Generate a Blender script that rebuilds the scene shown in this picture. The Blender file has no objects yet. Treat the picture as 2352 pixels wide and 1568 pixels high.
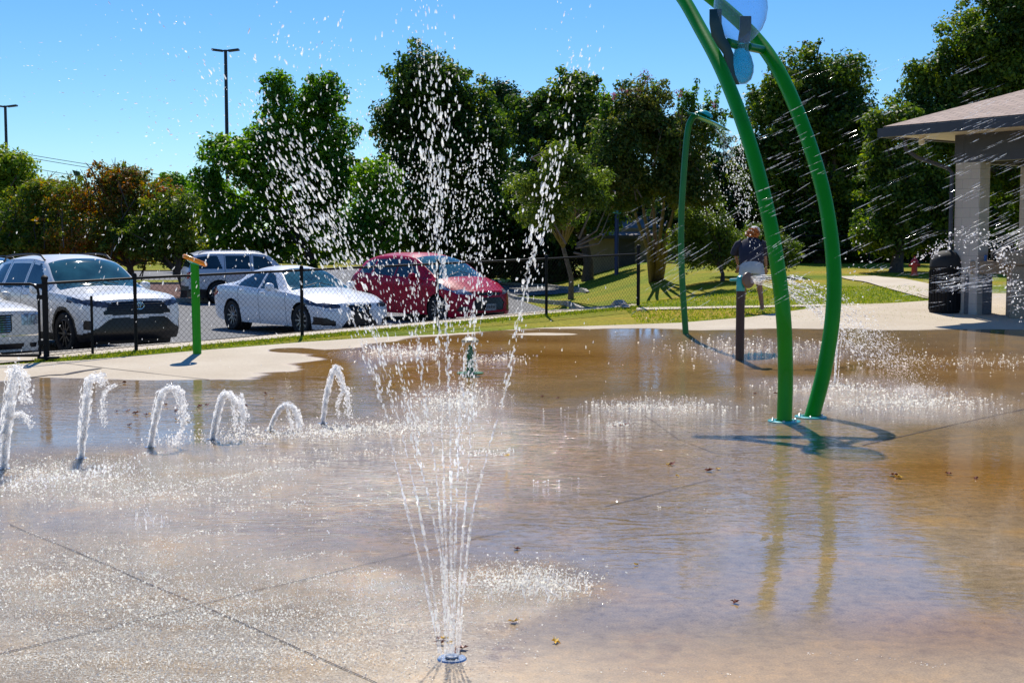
import bpy, bmesh, math, random
import numpy as np
from mathutils import Vector, Matrix
random.seed(7); rng = np.random.default_rng(7)
sc = bpy.context.scene
col = sc.collection
PI = math.pi

# ------------------------------------------------------------------ camera
F = 3000.0; CX, CY = 1176.0, 784.0; EYE = 1.85
PITCH = math.atan(224 / F)
COSP, SINP = math.cos(PITCH), math.sin(PITCH)
cam_d = bpy.data.cameras.new('camera'); cam = bpy.data.objects.new('camera', cam_d); col.objects.link(cam)
cam.location = (0, 0, EYE); cam.rotation_euler = (PI / 2 - PITCH, 0, 0)
cam_d.sensor_width = 36; cam_d.lens = 36 * F / 2352; cam_d.clip_end = 3000; cam_d.clip_start = 0.05
sc.camera = cam

def ray(px, py):
    a, b = (px - CX), (CY - py)
    return Vector((a, F * COSP + b * SINP, -F * SINP + b * COSP))
def at(px, py, Y):
    r = ray(px, py); t = Y / r.y
    return Vector((r.x * t, Y, EYE + r.z * t))
def sstep(a, b, v):
    t = min(1, max(0, (v - a) / (b - a))); return t * t * (3 - 2 * t)
FN = (-.685, .729)
def fence_s(x, y): return (x - 2.9) * FN[0] + (y - 29.6) * FN[1]
def fence_t(x, y): return (x - 2.9) * FN[1] - (y - 29.6) * FN[0]
def slope_z(y):
    if y < 16.5: return 0.0
    if y < 19.5: return .04 * (y - 16.5) ** 2 / 6
    if y < 48: return .04 * (y - 18)
    return 1.2
def terrain(x, y):
    zp = slope_z(y)
    s = fence_s(x, y)
    if s <= 0.5: return zp
    zl = -.15 + (zp - .10 + .15) * sstep(1.0, 7.0, x)
    return zp + (zl - zp) * sstep(0.5, 3.0, s)
def G(px, py, Ymax=400):
    r = ray(px, py); r = r / r.y
    y0 = 1.5; d = None
    y = 2.0
    while y < Ymax:
        z = EYE + r.z * y
        if z < terrain(r.x * y, y):
            lo, hi = y0, y
            for _ in range(30):
                m = (lo + hi) / 2
                if EYE + r.z * m < terrain(r.x * m, m): hi = m
                else: lo = m
            return Vector((r.x * hi, hi, terrain(r.x * hi, hi)))
        y0 = y; y += 0.1 if y < 60 else 0.5
    return Vector((r.x * Ymax, Ymax, terrain(r.x * Ymax, Ymax)))

# ------------------------------------------------------------------ tagging
def tag(o, label=None, cat=None, group=None, kind=None):
    if label: o['label'] = label
    if cat: o['category'] = cat
    if group: o['group'] = group
    if kind: o['kind'] = kind
    return o
def empty(name, loc, rz=0, label=None, cat=None, group=None, kind=None):
    o = bpy.data.objects.new(name, None); col.objects.link(o)
    o.location = loc; o.rotation_euler = (0, 0, rz); o.empty_display_size = .1
    return tag(o, label, cat, group, kind)
def children(o): return [c for c in bpy.data.objects if c.parent == o]
def copy_tree(o, parent=None):
    c = o.copy(); col.objects.link(c)
    if parent is not None: c.parent = parent
    for ch in children(o): copy_tree(ch, c)
    return c

class MB:
    def __init__(s): s.v = []; s.f = []
    def add(s, vs, fs):
        n = len(s.v); s.v += [tuple(v) for v in vs]; s.f += [tuple(i + n for i in f) for f in fs]
    def box(s, c, d, rz=0, M=None):
        vs = []
        for z in (-.5, .5):
            for y in (-.5, .5):
                for x in (-.5, .5):
                    v = Vector((x * d[0], y * d[1], z * d[2]))
                    if rz: v = Matrix.Rotation(rz, 3, 'Z') @ v
                    if M: v = M @ v
                    vs.append(v + Vector(c))
        s.add(vs, [(0, 2, 3, 1), (4, 5, 7, 6), (0, 1, 5, 4), (2, 6, 7, 3), (0, 4, 6, 2), (1, 3, 7, 5)])
        return s
    def tube(s, pts, r, n=8, cap=True):
        pts = [Vector(p) for p in pts]; N = len(pts)
        rs = r if isinstance(r, (list, tuple)) else [r] * N
        t0 = (pts[1] - pts[0]).normalized()
        a = t0.orthogonal().normalized(); base = len(s.v)
        for i, p in enumerate(pts):
            t = (pts[min(i + 1, N - 1)] - pts[max(i - 1, 0)])
            if t.length < 1e-9: t = t0
            t.normalize(); a = (a - t * a.dot(t))
            a = a.normalized() if a.length > 1e-6 else t.orthogonal().normalized()
            b = t.cross(a)
            for k in range(n):
                w = 2 * PI * k / n
                s.v.append(tuple(p + (a * math.cos(w) + b * math.sin(w)) * rs[i]))
        for i in range(N - 1):
            for k in range(n):
                k2 = (k + 1) % n
                s.f.append((base + i * n + k, base + i * n + k2, base + (i + 1) * n + k2, base + (i + 1) * n + k))
        if cap:
            s.f.append(tuple(base + k for k in reversed(range(n))))
            s.f.append(tuple(base + (N - 1) * n + k for k in range(n)))
        return s
    def lathe(s, prof, n=24, M=None, o=(0, 0, 0), cap=False):
        base = len(s.v); o = Vector(o)
        for (r, z) in prof:
            for k in range(n):
                w = 2 * PI * k / n
                v = Vector((r * math.cos(w), r * math.sin(w), z))
                if M: v = M @ v
                s.v.append(tuple(v + o))
        for i in range(len(prof) - 1):
            for k in range(n):
                k2 = (k + 1) % n
                s.f.append((base + i * n + k, base + i * n + k2, base + (i + 1) * n + k2, base + (i + 1) * n + k))
        if cap:
            s.f.append(tuple(base + k for k in reversed(range(n))))
            s.f.append(tuple(base + (len(prof) - 1) * n + k for k in range(n)))
        return s
    def build(s, name, m, parent=None, smooth=True, **kw):
        me = bpy.data.meshes.new(name); me.from_pydata(s.v, [], s.f); me.update()
        if smooth:
            me.polygons.foreach_set('use_smooth', [True] * len(me.polygons))
        o = bpy.data.objects.new(name, me); col.objects.link(o)
        if m: me.materials.append(m)
        if parent: o.parent = parent
        if smooth:
            try: me.set_sharp_from_angle(angle=math.radians(40))
            except Exception: pass
        tag(o, **kw)
        return o

def np_mesh(name, V, Fc, m, parent=None, smooth=False, fattr=None, **kw):
    """V (n,3), Fc (k,q) uniform polygon size"""
    me = bpy.data.meshes.new(name)
    V = np.asarray(V, dtype=np.float32); Fc = np.asarray(Fc, dtype=np.int32)
    k, q = Fc.shape
    me.vertices.add(len(V)); me.vertices.foreach_set('co', V.ravel())
    me.loops.add(k * q); me.loops.foreach_set('vertex_index', Fc.ravel())
    me.polygons.add(k); me.polygons.foreach_set('loop_start', np.arange(0, k * q, q, dtype=np.int32))
    try: me.polygons.foreach_set('loop_total', np.full(k, q, dtype=np.int32))
    except Exception: pass
    if smooth: me.polygons.foreach_set('use_smooth', np.ones(k, dtype=bool))
    me.update(calc_edges=True); me.validate()
    if fattr is not None:
        for nm, arr in fattr.items():
            a = me.attributes.new(nm, 'FLOAT', 'FACE'); a.data.foreach_set('value', np.asarray(arr, dtype=np.float32))
    o = bpy.data.objects.new(name, me); col.objects.link(o)
    if m: me.materials.append(m)
    if parent: o.parent = parent
    tag(o, **kw)
    return o

# ------------------------------------------------------------------ materials
def new_mat(name):
    m = bpy.data.materials.new(name); m.use_nodes = True
    nt = m.node_tree; b = nt.nodes['Principled BSDF']; return m, nt, b
def N(nt, t, **kw):
    n = nt.nodes.new(t)
    for k, v in kw.items(): setattr(n, k, v)
    return n
def pm(name, c, rough=.5, metal=0, spec=.5, var=.12, nscale=6, bump=0, bscale=60, coat=0):
    m, nt, b = new_mat(name); L = nt.links
    b.inputs['Roughness'].default_value = rough; b.inputs['Metallic'].default_value = metal
    b.inputs['Specular IOR Level'].default_value = spec
    if coat: b.inputs['Coat Weight'].default_value = coat; b.inputs['Coat Roughness'].default_value = .04
    tc = N(nt, 'ShaderNodeTexCoord'); no = N(nt, 'ShaderNodeTexNoise')
    no.inputs['Scale'].default_value = nscale; no.inputs['Detail'].default_value = 5
    L.new(tc.outputs['Object'], no.inputs['Vector'])
    r = N(nt, 'ShaderNodeValToRGB'); L.new(no.outputs['Fac'], r.inputs['Fac'])
    r.color_ramp.elements[0].position = .3; r.color_ramp.elements[1].position = .7
    r.color_ramp.elements[0].color = tuple(x * (1 - var) for x in c) + (1,)
    r.color_ramp.elements[1].color = tuple(min(1, x * (1 + var)) for x in c) + (1,)
    L.new(r.outputs['Color'], b.inputs['Base Color'])
    if bump:
        n2 = N(nt, 'ShaderNodeTexNoise'); n2.inputs['Scale'].default_value = bscale; n2.inputs['Detail'].default_value = 4
        L.new(tc.outputs['Object'], n2.inputs['Vector'])
        bu = N(nt, 'ShaderNodeBump'); bu.inputs['Strength'].default_value = bump; bu.inputs['Distance'].default_value = .01
        L.new(n2.outputs['Fac'], bu.inputs['Height']); L.new(bu.outputs['Normal'], b.inputs['Normal'])
    return m

M = {}
M['green'] = pm('green_paint', (.010, .28, .006), .4, spec=.2, var=.10, nscale=3, coat=.12, bump=.08, bscale=25)
M['green_dark'] = pm('dark_green_paint', (.003, .16, .035), .35, spec=.3, coat=.1)
M['black'] = pm('black_coating', (.008, .008, .010), .6, spec=.2)
M['blackrub'] = pm('black_rubber', (.015, .015, .016), .75, bump=.3)
M['teal'] = pm('teal_paint', (.03, .42, .40), .3, coat=.4)
M['brownp'] = pm('brown_paint', (.05, .022, .018), .45, bump=.1)
M['bronze'] = pm('tan_disc', (.20, .12, .07), .4)
M['orange'] = pm('orange_plastic', (.95, .30, .01), .3)
M['mushroom'] = pm('mushroom_cream', (.62, .50, .28), .35)
M['steel'] = pm('steel', (.45, .47, .5), .25, metal=.9)
M['lamp'] = pm('lamp_post_dark', (.02, .022, .028), .5)
M['blue'] = pm('blue_paint', (.015, .035, .11), .5)
M['bark'] = pm('bark', (.075, .055, .042), .9, var=.4, nscale=14, bump=.8, bscale=18)
M['barkpale'] = pm('pale_bark', (.15, .11, .085), .85, var=.3, nscale=10, bump=.5, bscale=18)
M['roof'] = None
M['column'] = None
M['trim'] = pm('dark_trim', (.045, .047, .06), .5, var=.1)
M['soffit'] = pm('cream_soffit', (.62, .55, .42), .6)
M['aggregate'] = pm('aggregate_concrete', (.36, .27, .19), .85, var=.4, nscale=60, bump=.5, bscale=90)
M['aggdark'] = pm('grey_concrete', (.12, .12, .13), .85, var=.2, nscale=20)
M['wall_far'] = pm('tan_wall', (.33, .26, .17), .8)
M['roof_far'] = pm('grey_roof', (.26, .23, .22), .9, var=.2, nscale=3)
M['red'] = pm('hydrant_red', (.5, .02, .015), .35)
M['skin'] = pm('skin', (.26, .13, .09), .5, var=.08)
M['hair'] = pm('red_hair', (.55, .17, .03), .55, var=.5, nscale=40, bump=.8, bscale=70)
M['cap'] = pm('cream_cap', (.7, .68, .64), .7)
M['shirt'] = pm('navy_shirt', (.022, .022, .045), .85, var=.25, nscale=9, bump=.5, bscale=12)
M['shorts'] = pm('light_shorts', (.38, .45, .55), .85, var=.1, nscale=9, bump=.4, bscale=14)
M['shoe'] = pm('grey_shoes', (.28, .31, .36), .6)
M['toy'] = pm('red_toy', (.6, .04, .03), .4)
M['plate'] = pm('plate', (.35, .36, .36), .5)
M['rim'] = pm('alloy', (.32, .33, .35), .3, metal=.8)
M['rimdark'] = pm('dark_alloy', (.05, .05, .055), .35, metal=.6)
M['tyre'] = pm('tyre', (.012, .012, .013), .8)
M['chrome'] = pm('chrome', (.75, .77, .8), .08, metal=1)
M['darkplastic'] = pm('dark_plastic', (.012, .012, .014), .5)
M['grille'] = pm('grille_black', (.008, .008, .01), .3)
M['paint_white'] = pm('pearl_white_paint', (.86, .85, .82), .3, var=.02, coat=.4)
M['paint_cream'] = pm('cream_white_paint', (.78, .74, .66), .3, var=.02, coat=.4)
M['paint_white2'] = pm('bright_white_paint', (.90, .90, .90), .3, var=.02, coat=.4)
M['paint_silver'] = pm('silver_paint', (.60, .62, .66), .3, metal=.1, var=.03, coat=.5)
M['paint_red'] = pm('ruby_red_paint', (.50, .002, .035), .35, metal=0, spec=.15, var=.05, coat=.2)
M['paint_dark'] = pm('dark_paint', (.025, .025, .03), .2, var=.05, coat=1)
M['taillight'] = pm('tail_light', (.45, .01, .02), .15)
M['headlight'] = pm('headlight_lens', (.36, .40, .46), .08, metal=.5, var=.5, nscale=14)
M['headdark'] = pm('smoked_headlight', (.08, .09, .12), .08, metal=.3, var=.6, nscale=14)
M['carglass'] = pm('car_glass', (.012, .03, .035), .03, spec=1.0, var=.3, nscale=2)
M['windshield'] = pm('windscreen_glass', (.03, .10, .11), .04, spec=1.0, var=.5, nscale=2.5)
M['kerb'] = pm('kerb_concrete', (.36, .33, .28), .8, var=.2, nscale=5, bump=.3)
M['mulch'] = pm('mulch', (.12, .05, .035), .95, var=.5, nscale=12, bump=1, bscale=30)
M['wire'] = pm('power_wire', (.05, .05, .06), .6)
M['leafdry_r'] = pm('red_brown_leaf', (.28, .07, .02), .5, var=.4, nscale=50)
M['leafdry_y'] = pm('yellow_leaf', (.85, .50, .03), .5, var=.25, nscale=50)
M['cup'] = pm('blue_cup', (.05, .2, .6), .3)

def glassy(name, tint, dens, rough=.05, diff=(.3, .5, .6)):
    """tinted see-through plastic that also tints its own shadow"""
    m = bpy.data.materials.new(name); m.use_nodes = True; nt = m.node_tree; L = nt.links
    nt.nodes.remove(nt.nodes['Principled BSDF']); out = nt.nodes['Material Output']
    tr = N(nt, 'ShaderNodeBsdfTransparent'); tr.inputs['Color'].default_value = tint + (1,)
    gl = N(nt, 'ShaderNodeBsdfPrincipled'); gl.inputs['Base Color'].default_value = diff + (1,); gl.inputs['Roughness'].default_value = rough
    no = N(nt, 'ShaderNodeTexNoise'); no.inputs['Scale'].default_value = 90; tc = N(nt, 'ShaderNodeTexCoord')
    L.new(tc.outputs['Object'], no.inputs['Vector'])
    mr = N(nt, 'ShaderNodeMapRange'); mr.inputs['From Min'].default_value = .6; mr.inputs['From Max'].default_value = .75
    mr.inputs['To Min'].default_value = dens; mr.inputs['To Max'].default_value = min(1, dens + .3)
    L.new(no.outputs['Fac'], mr.inputs['Value'])
    lw = N(nt, 'ShaderNodeLayerWeight'); lw.inputs['Blend'].default_value = .35; pw = N(nt, 'ShaderNodeMath', operation='POWER'); pw.inputs[1].default_value = 2.2; L.new(lw.outputs['Facing'], pw.inputs[0])
    ad = N(nt, 'ShaderNodeMath', operation='ADD'); ad.use_clamp = True; L.new(pw.outputs[0], ad.inputs[0]); L.new(mr.outputs['Result'], ad.inputs[1])
    mx = N(nt, 'ShaderNodeMixShader'); L.new(ad.outputs[0], mx.inputs[0]); L.new(tr.outputs[0], mx.inputs[1]); L.new(gl.outputs[0], mx.inputs[2])
    L.new(mx.outputs[0], out.inputs['Surface'])
    return m
M['acrylic'] = glassy('clear_blue_acrylic', (.74, .86, .98), .12, .05, (.35, .6, .9))
M['acrylic_teal'] = glassy('teal_acrylic', (.20, .72, .76), .30, .08, (.02, .50, .52))
M['tealdisc'] = glassy('teal_canopy', (.02, .55, .50), .35, .1, (.02, .35, .32))

def water_mat(name, white, gw, tw, tr):
    """splashed water: clear water + bright scattering foam"""
    m = bpy.data.materials.new(name); m.use_nodes = True; nt = m.node_tree; L = nt.links
    nt.nodes.remove(nt.nodes['Principled BSDF']); out = nt.nodes['Material Output']
    gl = N(nt, 'ShaderNodeBsdfGlossy'); gl.inputs['Roughness'].default_value = .12; gl.inputs['Color'].default_value = (1, 1, 1, 1)
    df = N(nt, 'ShaderNodeBsdfDiffuse'); df.inputs['Color'].default_value = white + (1,)
    tl = N(nt, 'ShaderNodeBsdfTranslucent'); tl.inputs['Color'].default_value = white + (1,)
    tp = N(nt, 'ShaderNodeBsdfTransparent')
    a = N(nt, 'ShaderNodeMixShader'); a.inputs[0].default_value = .8; L.new(df.outputs[0], a.inputs[1]); L.new(tl.outputs[0], a.inputs[2])
    b = N(nt, 'ShaderNodeMixShader'); b.inputs[0].default_value = gw; L.new(a.outputs[0], b.inputs[1]); L.new(gl.outputs[0], b.inputs[2])
    c = N(nt, 'ShaderNodeMixShader'); L.new(b.outputs[0], c.inputs[1]); L.new(tp.outputs[0], c.inputs[2])
    tc = N(nt, 'ShaderNodeTexCoord'); no = N(nt, 'ShaderNodeTexNoise'); no.inputs['Scale'].default_value = 45; no.inputs['Detail'].default_value = 3
    L.new(tc.outputs['Object'], no.inputs['Vector'])
    mr = N(nt, 'ShaderNodeMapRange'); mr.inputs['From Min'].default_value = .4; mr.inputs['From Max'].default_value = .6
    mr.inputs['To Min'].default_value = max(0, tr - .25); mr.inputs['To Max'].default_value = min(.97, tr + .25)
    L.new(no.outputs['Fac'], mr.inputs['Value']); L.new(mr.outputs['Result'], c.inputs[0])
    L.new(c.outputs[0], out.inputs['Surface'])
    return m
M['foam'] = water_mat('frothy_water', (1.0, 1.0, 1.0), .08, 0, .42)
M['drop'] = water_mat('water_drop', (1.0, 1.0, 1.0), .2, 0, .30)
M['stream'] = water_mat('water_stream', (1.0, 1.0, 1.0), .25, 0, .55)
M['faint'] = water_mat('faint_spray', (.85, .90, 1.0), .3, 0, .86)
M['bead'] = water_mat('splash_bead', (1.0, .97, .88), .2, 0, .1)

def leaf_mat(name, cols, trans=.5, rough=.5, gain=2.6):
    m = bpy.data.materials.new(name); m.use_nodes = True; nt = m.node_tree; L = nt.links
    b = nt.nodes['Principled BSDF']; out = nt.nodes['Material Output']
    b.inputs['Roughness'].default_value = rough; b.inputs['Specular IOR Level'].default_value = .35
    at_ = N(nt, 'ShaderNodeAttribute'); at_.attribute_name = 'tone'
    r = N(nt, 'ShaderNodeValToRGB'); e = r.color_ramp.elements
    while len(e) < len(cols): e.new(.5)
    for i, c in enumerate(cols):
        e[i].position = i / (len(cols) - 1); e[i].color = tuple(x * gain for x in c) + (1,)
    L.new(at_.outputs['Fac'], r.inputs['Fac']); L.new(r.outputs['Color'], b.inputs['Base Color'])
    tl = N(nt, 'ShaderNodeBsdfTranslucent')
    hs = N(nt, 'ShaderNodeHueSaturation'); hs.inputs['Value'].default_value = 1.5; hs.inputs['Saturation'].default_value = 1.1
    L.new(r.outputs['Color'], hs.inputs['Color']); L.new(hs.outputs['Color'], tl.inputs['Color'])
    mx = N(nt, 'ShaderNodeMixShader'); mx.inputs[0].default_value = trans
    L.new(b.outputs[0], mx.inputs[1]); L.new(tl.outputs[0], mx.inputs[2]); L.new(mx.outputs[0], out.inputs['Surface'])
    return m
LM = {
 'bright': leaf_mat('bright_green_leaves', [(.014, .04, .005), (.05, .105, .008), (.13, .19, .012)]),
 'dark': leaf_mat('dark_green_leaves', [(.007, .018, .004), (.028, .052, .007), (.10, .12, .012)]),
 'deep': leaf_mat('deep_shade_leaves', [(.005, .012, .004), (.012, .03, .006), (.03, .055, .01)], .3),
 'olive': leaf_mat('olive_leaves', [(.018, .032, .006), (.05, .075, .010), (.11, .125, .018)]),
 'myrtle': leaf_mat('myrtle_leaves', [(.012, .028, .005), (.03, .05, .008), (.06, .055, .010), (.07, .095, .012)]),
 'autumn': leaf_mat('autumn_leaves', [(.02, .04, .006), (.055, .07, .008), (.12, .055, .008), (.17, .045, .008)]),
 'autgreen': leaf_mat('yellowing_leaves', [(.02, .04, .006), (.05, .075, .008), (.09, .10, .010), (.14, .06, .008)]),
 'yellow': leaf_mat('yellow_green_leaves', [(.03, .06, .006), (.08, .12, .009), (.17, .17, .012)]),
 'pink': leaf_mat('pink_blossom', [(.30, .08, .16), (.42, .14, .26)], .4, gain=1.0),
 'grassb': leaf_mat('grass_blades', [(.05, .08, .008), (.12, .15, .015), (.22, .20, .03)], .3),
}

def grass_mat():
    m, nt, b = new_mat('lawn_grass'); L = nt.links
    g = N(nt, 'ShaderNodeNewGeometry')
    n1 = N(nt, 'ShaderNodeTexNoise'); n1.inputs['Scale'].default_value = .35; n1.inputs['Detail'].default_value = 4
    mp = N(nt, 'ShaderNodeMapping'); mp.inputs['Scale'].default_value = (.35, 1.4, 1); mp.inputs['Rotation'].default_value = (0, 0, .15)
    L.new(g.outputs['Position'], mp.inputs['Vector']); L.new(mp.outputs[0], n1.inputs['Vector'])
    n2 = N(nt, 'ShaderNodeTexNoise'); n2.inputs['Scale'].default_value = 14; n2.inputs['Detail'].default_value = 6; L.new(g.outputs['Position'], n2.inputs['Vector'])
    r1 = N(nt, 'ShaderNodeValToRGB'); L.new(n1.outputs['Fac'], r1.inputs['Fac'])
    e = r1.color_ramp.elements; e[0].position = .35; e[0].color = (.16, .24, .006, 1); e[1].position = .66; e[1].color = (.46, .33, .03, 1)
    k = e.new(.5); k.color = (.30, .31, .012, 1)
    r2 = N(nt, 'ShaderNodeValToRGB'); L.new(n2.outputs['Fac'], r2.inputs['Fac'])
    r2.color_ramp.elements[0].position = .3; r2.color_ramp.elements[0].color = (.55, .55, .5, 1); r2.color_ramp.elements[1].position = .7; r2.color_ramp.elements[1].color = (1.15, 1.15, 1, 1)
    mx = N(nt, 'ShaderNodeMixRGB', blend_type='MULTIPLY'); mx.inputs[0].default_value = 1
    L.new(r1.outputs[0], mx.inputs[1]); L.new(r2.outputs[0], mx.inputs[2]); L.new(mx.outputs[0], b.inputs['Base Color'])
    b.inputs['Roughness'].default_value = .9; b.inputs['Specular IOR Level'].default_value = .15
    bu = N(nt, 'ShaderNodeBump'); bu.inputs['Strength'].default_value = .8; bu.inputs['Distance'].default_value = .05
    n3 = N(nt, 'ShaderNodeTexNoise'); n3.inputs['Scale'].default_value = 30; L.new(g.outputs['Position'], n3.inputs['Vector'])
    L.new(n3.outputs['Fac'], bu.inputs['Height']); L.new(bu.outputs['Normal'], b.inputs['Normal'])
    return m
M['grass'] = grass_mat()

def asphalt_mat():
    m, nt, b = new_mat('asphalt'); L = nt.links
    g = N(nt, 'ShaderNodeNewGeometry')
    n1 = N(nt, 'ShaderNodeTexNoise'); n1.inputs['Scale'].default_value = .5; n1.inputs['Detail'].default_value = 5; L.new(g.outputs['Position'], n1.inputs['Vector'])
    n2 = N(nt, 'ShaderNodeTexNoise'); n2.inputs['Scale'].default_value = 55; n2.inputs['Detail'].default_value = 3; L.new(g.outputs['Position'], n2.inputs['Vector'])
    r1 = N(nt, 'ShaderNodeValToRGB'); L.new(n1.outputs['Fac'], r1.inputs['Fac'])
    r1.color_ramp.elements[0].color = (.15, .147, .145, 1); r1.color_ramp.elements[1].color = (.22, .215, .21, 1)
    r2 = N(nt, 'ShaderNodeValToRGB'); L.new(n2.outputs['Fac'], r2.inputs['Fac'])
    r2.color_ramp.elements[0].position = .35; r2.color_ramp.elements[0].color = (.6, .6, .6, 1); r2.color_ramp.elements[1].position = .65; r2.color_ramp.elements[1].color = (1.2, 1.2, 1.2, 1)
    mx = N(nt, 'ShaderNodeMixRGB', blend_type='MULTIPLY'); mx.inputs[0].default_value = 1
    L.new(r1.outputs[0], mx.inputs[1]); L.new(r2.outputs[0], mx.inputs[2]); L.new(mx.outputs[0], b.inputs['Base Color'])
    b.inputs['Roughness'].default_value = .85
    return m
M['asphalt'] = asphalt_mat()

def concrete_mat(name, c0, c1):
    m, nt, b = new_mat(name); L = nt.links
    g = N(nt, 'ShaderNodeNewGeometry')
    n1 = N(nt, 'ShaderNodeTexNoise'); n1.inputs['Scale'].default_value = .8; n1.inputs['Detail'].default_value = 8; L.new(g.outputs['Position'], n1.inputs['Vector'])
    r1 = N(nt, 'ShaderNodeValToRGB'); L.new(n1.outputs['Fac'], r1.inputs['Fac'])
    r1.color_ramp.elements[0].position = .3; r1.color_ramp.elements[1].position = .7
    r1.color_ramp.elements[0].color = c0 + (1,); r1.color_ramp.elements[1].color = c1 + (1,)
    L.new(r1.outputs[0], b.inputs['Base Color']); b.inputs['Roughness'].default_value = .85
    return m
M['concrete'] = concrete_mat('dry_concrete', (.56, .46, .33), (.66, .56, .42))

def pad_mat():
    m, nt, b = new_mat('splash_pad_concrete'); L = nt.links
    def attr(n):
        a = N(nt, 'ShaderNodeAttribute'); a.attribute_name = n; return a.outputs['Fac']
    g = N(nt, 'ShaderNodeNewGeometry'); P = g.outputs['Position']
    def noise(scale, detail=5, vec=P, dist=0, rough=.5):
        n = N(nt, 'ShaderNodeTexNoise'); n.inputs['Scale'].default_value = scale; n.inputs['Detail'].default_value = detail
        n.inputs['Distortion'].default_value = dist; n.inputs['Roughness'].default_value = rough
        L.new(vec, n.inputs['Vector']); return n.outputs['Fac']
    def math_(op, a, b_=None, clamp=False):
        n = N(nt, 'ShaderNodeMath', operation=op); n.use_clamp = clamp
        for i, v in enumerate((a, b_)):
            if v is None: continue
            if isinstance(v, (int, float)): n.inputs[i].default_value = v
            else: L.new(v, n.inputs[i])
        return n.outputs[0]
    def ramp(f, stops):
        r = N(nt, 'ShaderNodeValToRGB'); e = r.color_ramp.elements
        while len(e) < len(stops): e.new(.5)
        for i, (p, c) in enumerate(stops): e[i].position = p; e[i].color = c + (1,)
        L.new(f, r.inputs['Fac']); return r.outputs['Color']
    def mix(f, a, c, mode='MIX'):
        x = N(nt, 'ShaderNodeMixRGB', blend_type=mode)
        if isinstance(f, (int, float)): x.inputs[0].default_value = f
        else: L.new(f, x.inputs[0])
        L.new(a, x.inputs[1]); L.new(c, x.inputs[2]); return x.outputs[0]
    mp = N(nt, 'ShaderNodeMapping'); mp.inputs['Scale'].default_value = (.45, 1.3, 1); L.new(P, mp.inputs['Vector']); PS = mp.outputs[0]
    # wet mask with ragged edge
    w = math_('ADD', attr('wet'), math_('MULTIPLY', math_('SUBTRACT', noise(1.2, 5, PS), .5), .9))
    wr = N(nt, 'ShaderNodeMapRange'); wr.interpolation_type = 'SMOOTHSTEP'; wr.inputs['From Min'].default_value = .36; wr.inputs['From Max'].default_value = .60; L.new(w, wr.inputs['Value'])
    wet = wr.outputs['Result']
    grain = mix(1.0, ramp(noise(95, 3, P, 0, .7), [(.36, (.74, .73, .72)), (.62, (1.16, 1.16, 1.16))]), ramp(noise(30, 4, P, .5, .7), [(.30, (.62, .58, .56)), (.37, (1, 1, 1))]), 'MULTIPLY')
    dry = ramp(noise(.9, 8), [(.3, (.56, .46, .33)), (.7, (.66, .56, .42))])
    browns = ramp(noise(.55, 8, PS, .6), [(.32, (.29, .135, .026)), (.5, (.38, .19, .045)), (.66, (.45, .25, .08))])
    greys = ramp(noise(1.7, 9, P, .3, .65), [(.30, (.28, .205, .125)), (.5, (.355, .26, .155)), (.60, (.42, .285, .145)), (.72, (.50, .295, .11))])
    wetc = mix(attr('brown'), greys, browns)
    stain = ramp(noise(9, 6), [(.4, (.35, .2, .25)), (.62, (1, 1, 1))])
    sm = math_('MULTIPLY', attr('stain'), 1.0)
    wetc = mix(sm, wetc, mix(1.0, wetc, stain, 'MULTIPLY'))
    mott = ramp(noise(13, 8, P, .4, .7), [(.32, (.74, .71, .68)), (.48, (.98, .98, .98)), (.66, (1.2, 1.16, 1.08))])
    c = mix(wet, dry, mix(1.0, wetc, mott, 'MULTIPLY')); c = mix(1.0, c, grain, 'MULTIPLY')
    fo = attr('foam')
    ff = math_('MULTIPLY', ramp(noise(38, 6, P, 1.2, .7), [(.50, (0, 0, 0)), (.66, (1, 1, 1))]), fo)
    white = N(nt, 'ShaderNodeRGB'); white.outputs[0].default_value = (.82, .84, .85, 1)
    c = mix(ff, c, white.outputs[0])
    glint_mask = math_('MULTIPLY', ramp(noise(105, 2, P, .8, .6), [(.545, (0, 0, 0)), (.575, (1, 1, 1))]), math_('MULTIPLY', attr('splash'), ramp(noise(3.5, 4, PS), [(.35, (.25, .25, .25)), (.6, (1, 1, 1))])))  # white dots in the splash zone paint sun glitter into the base colour
    glint_white = N(nt, 'ShaderNodeRGB'); glint_white.outputs[0].default_value = (.85, .82, .70, 1)
    c = mix(glint_mask, c, glint_white.outputs[0])
    L.new(c, b.inputs['Base Color'])
    rr = N(nt, 'ShaderNodeMapRange'); L.new(wet, rr.inputs['Value']); rr.inputs['To Min'].default_value = .8; rr.inputs['To Max'].default_value = .03
    film = ramp(noise(.8, 6, PS, .5), [(.42, (0, 0, 0)), (.6, (1, 1, 1))])
    rg = math_('ADD', rr.outputs['Result'], math_('MULTIPLY', math_('MULTIPLY', film, attr('film')), .03))
    rg = math_('ADD', rg, math_('MULTIPLY', attr('splash'), .05))
    rg = math_('ADD', rg, math_('MULTIPLY', attr('matte'), .42))
    L.new(rg, b.inputs['Roughness'])
    b.inputs['IOR'].default_value = 1.5
    sp_ = N(nt, 'ShaderNodeMapRange'); L.new(wet, sp_.inputs['Value']); sp_.inputs['To Min'].default_value = .25; sp_.inputs['To Max'].default_value = .55
    L.new(sp_.outputs['Result'], b.inputs['Specular IOR Level'])
    # bumps
    mp2 = N(nt, 'ShaderNodeMapping'); mp2.inputs['Scale'].default_value = (.7, 1.5, 1); mp2.inputs['Rotation'].default_value = (0, 0, .12); L.new(P, mp2.inputs['Vector'])
    def ridge(n_): return math_('SUBTRACT', 1.0, math_('ABSOLUTE', math_('SUBTRACT', math_('MULTIPLY', n_, 2.0), 1.0)))
    big = ridge(noise(2.2, 3, mp2.outputs[0], 1.1))
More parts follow.
